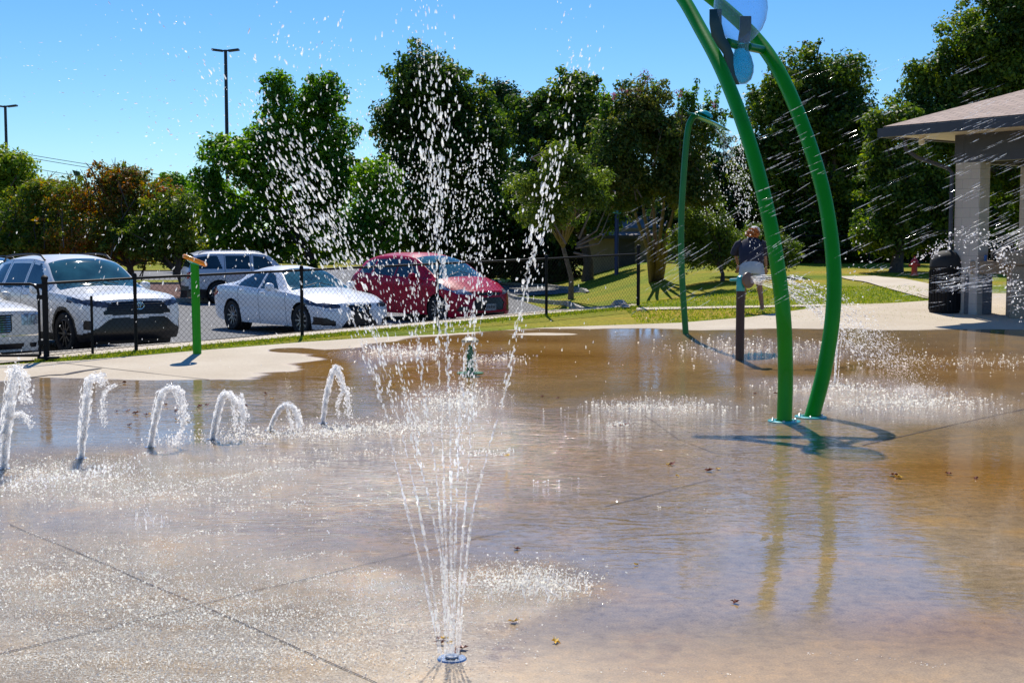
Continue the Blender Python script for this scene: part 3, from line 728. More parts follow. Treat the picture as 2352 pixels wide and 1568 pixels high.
# bare drooping branches of the small tree
st = [o for o in bpy.data.objects if o.get('label', '').startswith('small light green tree')][0]; gb = Vector(st.location); mb = MB()
for (a, b, c) in [((1325, 560), (1370, 530), (1395, 470)), ((1325, 565), (1380, 540), (1400, 490)), ((1318, 580), (1360, 590), (1395, 570)), ((1330, 548), (1355, 490), (1375, 440)), ((1322, 570), (1375, 560), (1400, 520)), ((1300, 560), (1270, 510), (1240, 470))]:
    mb.tube([at(*a, 32.2) - gb, at(*b, 32.0) - gb, at(*c, 32.2) - gb], [.03, .02, .006], 5)
mb.build('bare_branch', M['barkpale'], st)

# grass tufts along edges: short blades
def blades(pts_fn, count, h, label, seed):
    r = np.random.default_rng(seed); P = np.array([pts_fn(r) for _ in range(count)])
    Z = np.array([terrain(p[0], p[1]) - .045 for p in P]); ang = r.uniform(0, PI, count); hh = h * r.uniform(.5, 1.3, count); lean = r.normal(0, .35, (count, 2)) * hh[:, None]
    wd = .012 + .01 * r.uniform(size=count)
    a = np.stack([P[:, 0] - np.cos(ang) * wd, P[:, 1] - np.sin(ang) * wd, Z], 1); b = np.stack([P[:, 0] + np.cos(ang) * wd, P[:, 1] + np.sin(ang) * wd, Z], 1)
    c = np.stack([P[:, 0] + lean[:, 0], P[:, 1] + lean[:, 1], Z + hh], 1)
    V = np.stack([a, b, c], 1).reshape(-1, 3); Fc = np.arange(count * 3).reshape(-1, 3)
    return np_mesh('grass', V, Fc, LM['grassb'], fattr={'tone': np.clip(r.normal(.55, .25, count), 0, 1)}, label=label, cat='grass', kind='stuff')
def edge_pt(r):
    i = r.integers(1, len(far) - 1); t = r.uniform(); a, b = far[i], far[i + 1] if i + 1 < len(far) else far[i]
    x = a[0] + (b[0] - a[0]) * t; y = a[1] + (b[1] - a[1]) * t; o = abs(r.normal(0, .12)) + .01
    return (x - .5 * o, y + .86 * o)
blades(edge_pt, 9000, .04, 'ragged grass fringe along the edge of the splash pad concrete', 1)
def strip_pt(r):
    t = r.uniform(-14, .3); s = r.normal(0, .12); return fx(s, t)
blades(strip_pt, 9000, .045, 'yellowish grass growing at the foot of the chain link fence', 2)
def lawn_pt(r): return (r.uniform(2.5, 11), r.uniform(26, 36))
blades(lawn_pt, 14000, .05, 'short mown grass blades on the lawn behind the splash pad', 3)

# ------------------------------------------------------------------ chain link fence
fence = empty('chain_link_fence', (0, 0, 0), 0, 'black chain link fence running from the gate post to the lawn corner', 'fence')
posts_px = [(103, 829, .045, 1.24), (310, 800, .03, 1.2), (693, 774, .03, 1.2), (1005, 748, .03, 1.2), (1255, 724.6, .03, 1.2), (1466, 706.6, .04, 1.32)]
post_w = []
for (px, py, r_, h_) in posts_px:
    Yp = [20.1, 21.3, 23.45, 25.55, 27.45, 29.6][len(post_w)]
    x = (px - CX) * Yp / (F * 1.0); p = Vector((x, Yp, terrain(x, Yp)))
    post_w.append(p)
    mb = MB(); mb.tube([p - Vector((0, 0, .05)), p + Vector((0, 0, h_))], r_, 10); mb.lathe([(r_ * 1.25, h_ - .02), (r_ * 1.2, h_ + .02), (r_ * .6, h_ + .045), (0, h_ + .05)], 10, o=p)
    mb.build('post', M['black'], fence)
RH = 1.16
def wires(a, b, z0, z1, name='mesh_panel', parent=fence):
    """woven diamonds: two families of thin diagonal wires"""
    a, b = Vector(a), Vector(b); L_ = (Vector((b.x - a.x, b.y - a.y, 0))).length; H = z1 - z0; pitch = .095; V = []; Fc = []; wr = .0022
    d = Vector((b.x - a.x, b.y - a.y, 0)).normalized(); n_ = Vector((-d.y, d.x, 0))
    def zg(s): return a.z + (b.z - a.z) * s / L_
    for sg in (1, -1):
        s = -H
        while s < L_ + H:
            s0, s1 = s, s + H * sg
            lo, hi = 0.0, 1.0
            if sg == 1:
                if s0 < 0: lo = -s0 / H
                if s1 > L_: hi = (L_ - s0) / H
            else:
                if s1 < 0: hi = s0 / H
                if s0 > L_: lo = (s0 - L_) / H
            if hi > lo + .01:
                pa = a + d * (s0 + (s1 - s0) * lo); pa.z = zg(s0 + (s1 - s0) * lo) + z0 + H * lo
                pb = a + d * (s0 + (s1 - s0) * hi); pb.z = zg(s0 + (s1 - s0) * hi) + z0 + H * hi
                off = n_ * .004 * sg; t = (pb - pa).normalized(); u = t.cross(n_).normalized() * wr; v = n_ * wr
                k = len(V)
                for q in (pa, pb):
                    for w_ in (u, -u * .5 + v * .87, -u * .5 - v * .87): V.append(tuple(q + off + w_))
                Fc += [(k, k + 1, k + 4, k + 3), (k + 1, k + 2, k + 5, k + 4), (k + 2, k, k + 3, k + 5)]
            s += pitch
    return np_mesh(name, V, Fc, M['black'], parent)
for i in range(5):
    a, b = post_w[i], post_w[i + 1]
    wires(a, b, .03, RH)
    mb = MB(); mb.tube([a + Vector((0, 0, RH)), b + Vector((0, 0, RH))], .021, 8); mb.build('top_rail', M['black'], fence)
    mb = MB(); mb.tube([a + Vector((0, 0, .05)), b + Vector((0, 0, .05))], .006, 5); mb.build('tension_wire', M['black'], fence)
mb = MB(); p = post_w[0].lerp(post_w[1], .5); mb.tube([p, p + Vector((0, 0, .92))], .022, 8); mb.build('post', M['black'], fence)
# gate at left
g0 = post_w[0] + Vector((-.09, -.02, 0)); g1 = Vector((-9.35, 19.95, terrain(-9.35, 19.95)))
gate = empty('gate', g0, 0, 'black chain link gate with rounded top corner left of the thick post', 'gate')
d = (g1 - g0); d.z = 0
def gpnt(s, z): return d * s + Vector((0, 0, z))
mb = MB(); pts = [gpnt(.0, .05), gpnt(.0, 1.0), gpnt(.005, 1.07), gpnt(.03, 1.13), gpnt(.06, 1.15), gpnt(.5, 1.15), gpnt(1, 1.15), gpnt(1, .05), gpnt(.5, .05), gpnt(0, .05)]
mb.tube(pts, .021, 8); mb.build('gate_frame', M['black'], gate)
wm = wires(g0, Vector((g1.x, g1.y, g0.z)), .05, 1.13, 'mesh_panel', None); wm.parent = gate; wm.location = -g0
for hz in (.25, .95, 1.12):
    mb = MB(); mb.box((.05, -.02, hz), (.13, .05, .07)); mb.build('hinge', M['black'], gate)
mb = MB(); mb.box((post_w[0].x + .05, post_w[0].y - .06, post_w[0].z + .02), (.3, .14, .03)); mb.build('post_foot', M['black'], fence)

# ------------------------------------------------------------------ cars
def spl(pts, xs):
    """smooth (monotone cubic) interpolation"""
    X = np.array([p[0] for p in pts], float); Yv = np.array([p[1] for p in pts], float)
    h = np.diff(X); dl = np.diff(Yv) / h; m_ = np.zeros(len(X)); m_[0], m_[-1] = dl[0], dl[-1]
    for i in range(1, len(X) - 1):
        m_[i] = 0 if dl[i - 1] * dl[i] <= 0 else 2 * dl[i - 1] * dl[i] / (dl[i - 1] + dl[i])
    xs = np.clip(xs, X[0], X[-1]); i = np.clip(np.searchsorted(X, xs) - 1, 0, len(h) - 1); t = (xs - X[i]) / h[i]
    return (2 * t**3 - 3 * t**2 + 1) * Yv[i] + (t**3 - 2 * t**2 + t) * h[i] * m_[i] + (-2 * t**3 + 3 * t**2) * Yv[i + 1] + (t**3 - t**2) * h[i] * m_[i + 1]
def pin(y, z, poly):
    c = False; j = len(poly) - 1
    for i in range(len(poly)):
        yi, zi = poly[i]; yj, zj = poly[j]
        if (zi > z) != (zj > z) and y < (yj - yi) * (z - zi) / (zj - zi) + yi: c = not c
        j = i
    return c

def car(S, root):
    """local frame: front bumper at x=0, body extends to x=-L; z up, y left. Returns nothing; parts are parented to root."""
    L_, W = S['L'], S['W'] / 2
    us = list(np.concatenate([np.linspace(0, .3, 16), np.linspace(.3, L_ - .25, int((L_ - .55) / .03))[1:], np.linspace(L_ - .25, L_, 12)[1:]]))
    for g_ in S['gaps']: us += [g_ - .007, g_ + .007]
    us = np.array(sorted(us)); nu = len(us)
    zl = spl(S['zl'], us); zb = spl(S['zb'], us); zt = spl(S['zt'], us); ze = spl(S['ze'], us); wr = spl(S['wr'], us) * W
    ff = S.get('fr', .5)
    wb = W * (1 - S.get('ft', .13) * np.clip(1 - us / ff, 0, 1) ** 2.2 - .10 * np.clip(1 - (L_ - us) / .5, 0, 1) ** 2.2)
    ns, ng, nt_ = 34, 14, 22
    rows = []
    for i in range(nu):
        r_ = []
        for k in range(ns + 1):
            t = k / ns; z = zl[i] + (zb[i] - zl[i]) * t
            # tumble: narrow at the sill, fullest at 55 %, shoulder crease at 85 %
            wv = wb[i] * (1 - .07 * (1 - t) ** 3 - .035 * max(0, (t - .8) / .2) ** 2 - .012 * math.exp(-((t - .45) / .12) ** 2))
            r_.append((wv, z))
        wsh = r_[-1][0]
        for k in range(1, ng + 1):
            t = k / ng; wv = wsh - .03 * min(1, t * 4) * (1 if ze[i] - zb[i] > .1 else .3) + (wr[i] - wsh + .03) * t ** 1.25; r_.append((wv, zb[i] + (ze[i] - zb[i]) * t))
        we = r_[-1][0]
        for k in range(1, nt_ + 1):
            a = k / nt_; y = we * (1 - a); z = ze[i] + (zt[i] - ze[i]) * (1 - (1 - a) ** 2.6); r_.append((y, z))
        rows.append(r_)
    rows = np.array(rows); nr = rows.shape[1]
    def deform(u, y, z):
        fa = np.clip(1 - u / .9, 0, 1) ** 1.5; ra = np.clip(1 - (L_ - u) / .7, 0, 1) ** 1.5
        yy = np.abs(y) / W
        x = -u - S.get('bow', .30) * fa * yy ** 3.0 + .16 * ra * yy ** 3
        nose = spl(S['nose'], z); x = x - nose * fa
        return x
    U = np.repeat(us[:, None], nr, 1); Yg, Zg = rows[:, :, 0], rows[:, :, 1]
    VL = np.stack([deform(U, Yg, Zg), Yg, Zg], 2)
    # snap to wheel arches
    AR = S['R'] * 1.13
    for wu in S['wheels']:
        for j in range(ns + 1):
            dx = -VL[:, j, 0] - wu; dz = VL[:, j, 2] - S['R']; dist = np.hypot(dx, dz); m_ = (np.abs(dist - AR) < .018) & (VL[:, j, 2] > S['R'] * .4)
            sc_ = np.where(m_, AR / np.maximum(dist, .01), 1); VL[:, j, 0] = np.where(m_, -(wu + dx * sc_), VL[:, j, 0]); VL[:, j, 2] = np.where(m_, S['R'] + dz * sc_, VL[:, j, 2])
    verts = []; faces = {}
    def put(part, quad): faces.setdefault(part, []).append(quad)
    verts = list(VL.reshape(-1, 3)); nL = len(verts)
    VR = VL.copy(); VR[:, :, 1] *= -1; verts += list(VR.reshape(-1, 3))
    def cls_side(u, x, y, z, j, zone):
        ax = -x
        if zone == 's':
            for wu in S['wheels']:
                if math.hypot(ax - wu, z - S['R']) < AR: return None
        for (nm, poly) in S['front']:
            if u < S.get('wrap', .75) and (zone == 's' or u < .12) and pin(abs(y), z, poly): return nm
        for (nm, poly) in S['side']:
            if zone in ('s', 'g') and pin(ax, z, poly): return nm
        if zone == 'g' :
            for (nm, poly) in S['win']:
                if pin(ax, z, poly): return nm
        if zone == 't':
            (a0, a1) = S['ws']; (b0, b1) = S['rw']
            if a0 < u < a1 : return 'windshield'
            if b0 < u < b1 : return 'rear_window'
        if zone == 's':
            for g_ in S['gaps']:
                if abs(u - g_) < .008: return 'door_gap'
            if z < S.get('clad', 0) + .0 : return 'cladding'
            if S.get('archclad'):
                for wu in S['wheels']:
                    if math.hypot(ax - wu, z - S['R']) < AR + .06: return 'cladding'
        if zone == 'g' and ze_at(u) - zb_at(u) > .12:
            for g_ in S['gaps']:
                if abs(u - g_) < .008: return 'door_gap'
        return 'body'
    ze_at = lambda u: float(np.interp(u, us, ze)); zb_at = lambda u: float(np.interp(u, us, zb))
    for side, base in ((1, 0), (-1, nL)):
        for i in range(nu - 1):
            um = (us[i] + us[i + 1]) / 2
            for j in range(nr - 1):
                c = (VL[i, j] + VL[i + 1, j + 1]) / 2
                zone = 's' if j < ns else ('g' if j < ns + ng else 't')
                if zone == 't' and j == ns + ng and S['ws'][0] - .1 < um < S['rw'][1] + .1: part = 'body'
                else: part = cls_side(um, c[0], c[1] * side, c[2], j, zone)
                if part is None: continue
                if part in ('window_front', 'window_rear', 'window_quarter', 'headlight', 'tail_light'): part = part + ('|L' if side > 0 else '|R')
                q = (base + i * nr + j, base + (i + 1) * nr + j, base + (i + 1) * nr + j + 1, base + i * nr + j + 1)
                if side < 0: q = q[::-1]
                put(part, q)
    # caps
    def cap(i, front):
        ycols = np.linspace(-1, 1, 61); top = rows[i][ns:]
        tw, tz = top[:, 0][::-1], top[:, 1][::-1]
        k0 = len(verts); nz = ns
        for r_ in range(nz + 1):
            wv = rows[i][r_][0]
            for yc in ycols:
                y = yc * wv; zt_ = np.interp(abs(yc) * rows[i][ns][0], tw, tz); z = zl[i] + (zt_ - zl[i]) * r_ / nz
                verts.append(np.array([deform(np.array(us[i]), np.array(y), np.array(z)).item(), y, z]))
        for r_ in range(nz):
            for cc in range(60):
                a = k0 + r_ * 61 + cc; q = (a, a + 1, a + 62, a + 61)
                cen = (verts[a] + verts[a + 62]) / 2; part = 'body'
                if front:
                    for (nm, poly) in S['front']:
                        if pin(abs(cen[1]), cen[2], poly): part = nm; break
                    if part == 'headlight': part += '|L' if cen[1] > 0 else '|R'
                    if part == 'body' and cen[2] < S.get('clad', 0): part = 'cladding'
                    q = q[::-1] if False else q
                else:
                    for (nm, poly) in S['rear']:
                        if pin(abs(cen[1]), cen[2], poly): part = nm; break
                    if part == 'tail_light': part += '|L' if cen[1] > 0 else '|R'
                    q = q[::-1]
                put(part, q)
    cap(0, True); cap(nu - 1, False)
    verts = np.array(verts)
    mats = {'body': S['paint'], 'windshield': M['windshield'], 'rear_window': M['carglass'], 'window_front': M['carglass'], 'window_rear': M['carglass'], 'window_quarter': M['carglass'], 'headlight': S.get('hl', M['headlight']),
            'tail_light': M['taillight'], 'grille': M['grille'], 'cladding': M['darkplastic'], 'door_gap': M['darkplastic'], 'air_intake': M['grille'], 'lower_trim': M['chrome'] if S.get('chromebar') else M['paint_silver'], 'sunroof': M['carglass']}
    for part, qs in faces.items():
        nm = part.split('|')[0]; q = np.array(qs); used, inv = np.unique(q, return_inverse=True)
        vv = verts[used].copy(); inv = inv.reshape(q.shape)
        if nm in ('grille', 'air_intake'): vv[:, 0] -= .012
        np_mesh({'window_front': 'window', 'window_rear': 'window', 'window_quarter': 'window'}.get(nm, nm), vv, inv, mats[nm], root, smooth=True)
    # underbody + wheel wells
    mb = MB(); mb.box((-L_ / 2, 0, .30), (L_ - .5, 2 * W * .72, .22)); 
    for wu in S['wheels']:
        for sg in (1, -1):
            mb.lathe([(AR + .002, 0), (AR + .002, .30), (0, .30)], 28, M=Matrix.Rotation(PI / 2 * sg, 3, 'X'), o=(-wu, sg * (W - .04), S['R']))
    mb.build('underbody', M['darkplastic'], root)
    # grille bars
    if 'bars' in S:
        y1, zs, xoff = S['bars']; mb = MB()
        for z in zs:
            pts = []
            for yy in np.linspace(-y1, y1, 13):
                x = deform(np.array(0.0), np.array(yy), np.array(z)).item(); pts.append((x - .004, yy, z))
            mb.tube(pts, .007, 5)
        mb.build('grille_bars', M['rimdark'] if not S.get('chromebar') else M['chrome'], root)
    # wheels
    for wu in S['wheels']:
        for sg in (1, -1):
            wh = bpy.data.objects.new('wheel', None); col.objects.link(wh); wh.parent = root; wh.location = (-wu, sg * (W - .125), S['R']); wh.empty_display_size = .1
            wh.rotation_euler = (0, 0, S.get('steer', 0) if wu < 1.5 else 0)
            R = S['R']; Mx = Matrix.Rotation(-PI / 2 * sg, 3, 'X')
            mb = MB(); mb.lathe([(R * .66, -.11), (R * .9, -.115), (R * .98, -.09), (R, -.05), (R, .05), (R * .98, .09), (R * .9, .115), (R * .68, .105), (R * .66, .06)], 36, M=Mx); mb.build('tyre', M['tyre'], wh)
            mb = MB(); mb.lathe([(R * .67, .095), (R * .63, .10), (R * .61, .06), (R * .60, -.02)], 36, M=Mx)
            ns_ = S.get('spokes', 10)
            for k in range(ns_):
                a = 2 * PI * k / ns_; u = Vector((math.cos(a), math.sin(a), 0)); v = Vector((-math.sin(a), math.cos(a), 0))
                p = [u * .05 + v * .018, u * R * .63 + v * .012, u * R * .63 - v * .012, u * .05 - v * .018]
                vs = [Mx @ (q + Vector((0, 0, .085 if i_ in (0, 3) else .095))) for i_, q in enumerate(p)] + [Mx @ (q + Vector((0, 0, .05))) for q in p]
                mb.add(vs, [(0, 1, 2, 3), (4, 7, 6, 5), (0, 4, 5, 1), (2, 6, 7, 3)])
            mb.lathe([(0, .1), (.05, .098), (.065, .08), (.065, .0)], 16, M=Mx); mb.build('rim', S.get('rimm', M['rim']), wh)
            mb = MB(); mb.lathe([(0, .02), (R * .6, .02)], 20, M=Mx); mb.build('brake_disc', M['rimdark'], wh)
    # mirrors
    for sg in (1, -1):
        mu, mz = S['mirror']; mb = MB()
        mb.lathe([(0, -.10), (.06, -.09), (.085, -.04), (.09, .03), (.075, .07), (0, .085)], 14, M=Matrix.Rotation(PI / 2, 3, 'X') @ Matrix.Scale(.75, 3, (1, 0, 0)), o=(-mu, sg * (W + .11), mz))
        mb.box((-mu, sg * (W + .01), mz - .05), (.09, .12, .035)); mb.build('mirror', S['paint'], root)
    # door handles
    for (hu, hz) in S['handles']:
        for sg in (1, -1):
            yy = float(np.interp(hu, us, wb)) * .985
            mb = MB(); mb.tube([(-hu - .1, sg * (yy - .0), hz), (-hu - .08, sg * (yy + .022), hz), (-hu + .08, sg * (yy + .022), hz), (-hu + .1, sg * (yy), hz)], .013, 6); mb.build('door_handle', S['paint'] if not S.get('chromebar') else M['chrome'], root)
    if S.get('rails'):
        a, b = S['rails']
        for sg in (1, -1):
            pts = []
            for u in np.linspace(a, b, 14):
                y = float(np.interp(u, us, wr)) - .03; z = float(np.interp(u, us, ze)) + (.065 if a + .05 < u < b - .05 else .01); pts.append((-u, sg * y, z + .02))
            mb = MB(); mb.tube(pts, .018, 6); mb.build('roof_rail', M['darkplastic'] if not S.get('silverrail') else M['steel'], root)
    def fx_(y, z): return deform(np.array(0.0), np.array(float(y)), np.array(float(z))).item()
    if 'emblem' in S:
        ez, er, kind = S['emblem']; mb = MB()
        def ell(cy, cz, a, b, r_): mb.tube([(fx_(0, ez) + .022, cy + a * math.cos(w_), cz + b * math.sin(w_)) for w_ in np.linspace(0, 2 * PI, 25)], r_, 5, cap=False)
        ell(0, ez, er, er * .68, er * .09)
        if kind == 'loops': ell(0, ez + er * .25, er * .55, er * .2, er * .07); ell(0, ez, er * .22, er * .6, er * .07)
        if kind == 'l': mb.tube([(fx_(0, ez) + .022, er * .3, ez + er * .4), (fx_(0, ez) + .022, er * .1, ez - er * .25), (fx_(0, ez) + .022, -er * .6, ez - er * .25)], er * .08, 5)
        mb.build('emblem', M['chrome'], root)
        if kind in ('oval', 'loops'):
            mb = MB(); mb.lathe([(0, 0), (er * .95, -.004)], 24, M=Matrix.Diagonal((1, 1, 1)).to_3x3() @ Matrix.Rotation(PI / 2, 3, 'Y') @ Matrix.Diagonal((.68, 1, 1)), o=(fx_(0, ez) + .016, 0, ez)); mb.build('emblem_plate', M['blue'] if kind == 'oval' else M['rimdark'], root)
    if 'plate' in S:
        pz = S['plate']; x = fx_(0, pz) + .02; mb = MB(); mb.box((x, 0, pz), (.015, .31, .155)); o = mb.build('number_plate', M['plate'], root, smooth=False)
        mb = MB()
        for k in range(5): mb.box((x + .009, -.11 + k * .055, pz + .005), (.004, .03, .06))
        mb.build('plate_frame_marks', M['darkplastic'], o, smooth=False)
    if 'chromeline' in S:
        mb = MB(); mb.tube([(-u_, -(float(np.interp(u_, us, wb)) * .975 + .002), z_) for u_, z_ in S['chromeline']], .01, 5); mb.tube([(-u_, (float(np.interp(u_, us, wb)) * .975 + .002), z_) for u_, z_ in S['chromeline']], .01, 5); mb.build('window_trim', M['chrome'], root)
    # wiper cowl, steering wheel/seats are hidden by glass reflections
    mb = MB(); u0 = S['ws'][0] + .03
    for sg in (.25, -.35): mb.tube([(-u0 , sg * W * 1.3, float(np.interp(u0, us, zt)) + .02), (-u0 - .12, sg * W * .1, float(np.interp(u0 + .12, us, zt)) + .035)], .008, 5)
    mb.build('wiper', M['darkplastic'], root)

SUV = dict(L=4.6, W=1.86, R=.36, wheels=(.93, 3.62), paint=M['paint_white'], gaps=(1.45, 2.55, 3.42), fr=.45, ft=.10, bow=.22,
    zl=[(0, .26), (.3, .24), (.6, .26), (4.0, .26), (4.6, .34)],
    zb=[(0, .90), (.25, .96), (1.2, 1.03), (2.5, 1.06), (3.8, 1.10), (4.35, 1.08), (4.6, .95)],
    ze=[(0, .91), (.25, .985), (1.2, 1.06), (1.35, 1.09), (2.15, 1.545), (2.7, 1.60), (3.5, 1.58), (4.1, 1.48), (4.42, 1.13), (4.6, .97)],
    zt=[(0, .95), (.25, 1.03), (1.0, 1.11), (1.22, 1.13), (2.0, 1.60), (2.6, 1.68), (3.4, 1.67), (4.15, 1.58), (4.45, 1.16), (4.6, .99)],
    wr=[(0, .80), (.4, .86), (1.2, .86), (1.6, .83), (2.2, .70), (3.5, .69), (4.2, .66), (4.5, .80), (4.6, .84)],
    nose=[(.2, .05), (.4, -.02), (.65, 0), (.85, .03), (.95, .09), (1.1, .14), (1.7, .14)],
    ws=(1.26, 2.06), rw=(4.16, 4.43),
    front=[('headlight', [(.50, .83), (.50, .90), (.70, .93), (.945, .985), (.95, .90), (.80, .845), (.62, .815)]), ('grille', [(0, .69), (0, .90), (.46, .90), (.60, .75), (.60, .69)]),
           ('lower_trim', [(0, .645), (0, .675), (.58, .675), (.66, .60), (.60, .60), (.54, .645)]), ('air_intake', [(0, .24), (0, .635), (.50, .635), (.60, .56), (.90, .36), (.93, .24)]), ('air_intake', [(.80, .45), (.80, .60), (.87, .60), (.87, .45)])],
    rear=[('tail_light', [(.55, .85), (.55, .98), (.95, .98), (.95, .85)]), ('cladding', [(0, 0), (0, .55), (1, .55), (1, 0)])],
    side=[('tail_light', [(4.1, .95), (4.1, 1.05), (4.7, 1.0), (4.7, .88)])],
    win=[('window_front', [(1.62, 1.08), (2.18, 1.50), (2.50, 1.535), (2.50, 1.08)]), ('window_rear', [(2.60, 1.09), (2.60, 1.54), (3.36, 1.525), (3.36, 1.10)]), ('window_quarter', [(3.46, 1.12), (3.46, 1.51), (3.8, 1.48), (4.02, 1.16)])],
    clad=.36, archclad=True, hl=M['headdark'], mirror=(1.72, 1.10), handles=((2.35, .98), (3.25, 1.0)), rails=(2.2, 4.0), emblem=(.83, .085, 'loops'), steer=.0, spokes=10, rimm=M['rimdark'], bars=(.52, (.74, .78, .82, .86), 0))
SEDAN = dict(L=4.67, W=1.81, R=.33, wheels=(.86, 3.66), paint=M['paint_white2'], gaps=(1.42, 2.50, 3.35), fr=.6, ft=.12, bow=.30,
    zl=[(0, .18), (.3, .16), (.6, .19), (4.0, .2), (4.67, .3)],
    zb=[(0, .66), (.2, .71), (.8, .82), (1.5, .89), (2.6, .92), (3.6, .97), (4.2, .98), (4.67, .86)],
    ze=[(0, .67), (.2, .73), (.8, .84), (1.4, .92), (2.15, 1.29), (2.7, 1.345), (3.2, 1.30), (3.9, 1.04), (4.2, 1.0), (4.67, .87)],
    zt=[(0, .70), (.15, .76), (.6, .87), (1.2, .95), (1.38, .97), (2.15, 1.355), (2.6, 1.425), (3.1, 1.40), (3.9, 1.10), (4.2, 1.06), (4.6, 1.03), (4.67, .92)],
    wr=[(0, .75), (.4, .84), (1.3, .84), (1.6, .80), (2.2, .64), (3.2, .62), (3.8, .70), (4.3, .82), (4.67, .84)],
    nose=[(.15, .04), (.3, -.03), (.5, -.02), (.66, .03), (.76, .14), (.9, .2), (1.5, .2)],
    ws=(1.40, 2.2), rw=(3.12, 3.88),
    front=[('grille', [(0, .20), (0, .66), (.30, .66), (.20, .50), (.42, .24), (.42, .20)]), ('headlight', [(.44, .60), (.44, .66), (.62, .70), (.90, .76), (.92, .66), (.70, .595)]), ('lower_trim', [(.46, .545), (.66, .555), (.86, .60), (.88, .59), (.66, .535), (.46, .53)]),
           ('air_intake', [(.56, .24), (.56, .33), (.72, .40), (.86, .42), (.86, .26)])],
    rear=[('tail_light', [(.45, .78), (.45, .92), (.95, .92), (.95, .70)])],
    side=[('tail_light', [(4.2, .80), (4.3, .93), (4.7, .90), (4.7, .68)])],
    win=[('window_front', [(1.78, .935), (2.2, 1.23), (2.48, 1.28), (2.48, .95)]), ('window_rear', [(2.56, .95), (2.56, 1.285), (3.0, 1.27), (3.42, 1.06), (3.42, .98)]), ('window_quarter', [(3.47, .99), (3.47, 1.05), (3.62, 1.0)])],
    clad=0, hl=M['headdark'], mirror=(1.85, .99), handles=((2.32, .86), (3.2, .89)), emblem=(.585, .075, 'l'), steer=.0, spokes=10, rimm=M['rim'], bars=(.30, (.26, .30, .34, .38, .42, .46, .50, .54, .62), 0))
HATCH = dict(L=4.41, W=1.83, R=.33, wheels=(.88, 3.53), paint=M['paint_red'], gaps=(1.38, 2.45, 3.38), fr=.55, ft=.12, bow=.32,
    zl=[(0, .19), (.3, .17), (.6, .2), (4.0, .22), (4.41, .3)],
    zb=[(0, .74), (.2, .82), (.7, .96), (1.2, 1.02), (2.6, 1.06), (3.6, 1.12), (4.1, 1.10), (4.41, .92)],
    ze=[(0, .75), (.2, .84), (.7, .98), (.95, 1.05), (2.0, 1.53), (2.6, 1.58), (3.3, 1.56), (3.95, 1.44), (4.25, 1.15), (4.41, .95)],
    zt=[(0, .78), (.15, .86), (.5, .99), (.85, 1.08), (1.9, 1.575), (2.4, 1.66), (3.1, 1.66), (3.95, 1.54), (4.25, 1.2), (4.41, .97)],
    wr=[(0, .76), (.4, .85), (.9, .85), (1.5, .80), (2.1, .68), (3.3, .66), (4.0, .62), (4.41, .8)],
    nose=[(.15, .05), (.3, -.02), (.5, 0), (.7, .03), (.85, .15), (1.0, .25), (1.7, .25)],
    ws=(.92, 1.94), rw=(3.97, 4.24),
    front=[('headlight', [(.46, .68), (.50, .76), (.72, .86), (.90, .96), (.93, .84), (.80, .72)]), ('grille', [(0, .68), (0, .745), (.38, .745), (.36, .68)]), ('air_intake', [(0, .33), (0, .62), (.38, .62), (.50, .50), (.42, .33)]),
           ('air_intake', [(.60, .30), (.60, .42), (.78, .44), (.82, .32)]), ('air_intake', [(0, .20), (0, .27), (.5, .27), (.5, .20)])],
    rear=[('tail_light', [(.6, .85), (.6, 1.1), (.95, 1.1), (.95, .85)])],
    side=[('tail_light', [(4.0, 1.0), (4.05, 1.12), (4.5, 1.0), (4.5, .85)])],
    win=[('window_front', [(1.50, 1.08), (1.98, 1.44), (2.42, 1.51), (2.42, 1.09)]), ('window_rear', [(2.50, 1.10), (2.50, 1.52), (3.30, 1.51), (3.30, 1.13)]), ('window_quarter', [(3.38, 1.14), (3.38, 1.50), (3.75, 1.44), (3.92, 1.16)])],
    clad=0, mirror=(1.62, 1.10), handles=((2.28, .96), (3.2, 1.0)), emblem=(.715, .075, 'oval'), plate=.40, steer=.0, spokes=12, rimm=M['rim'], bars=(.36, (.70, .725), 0))
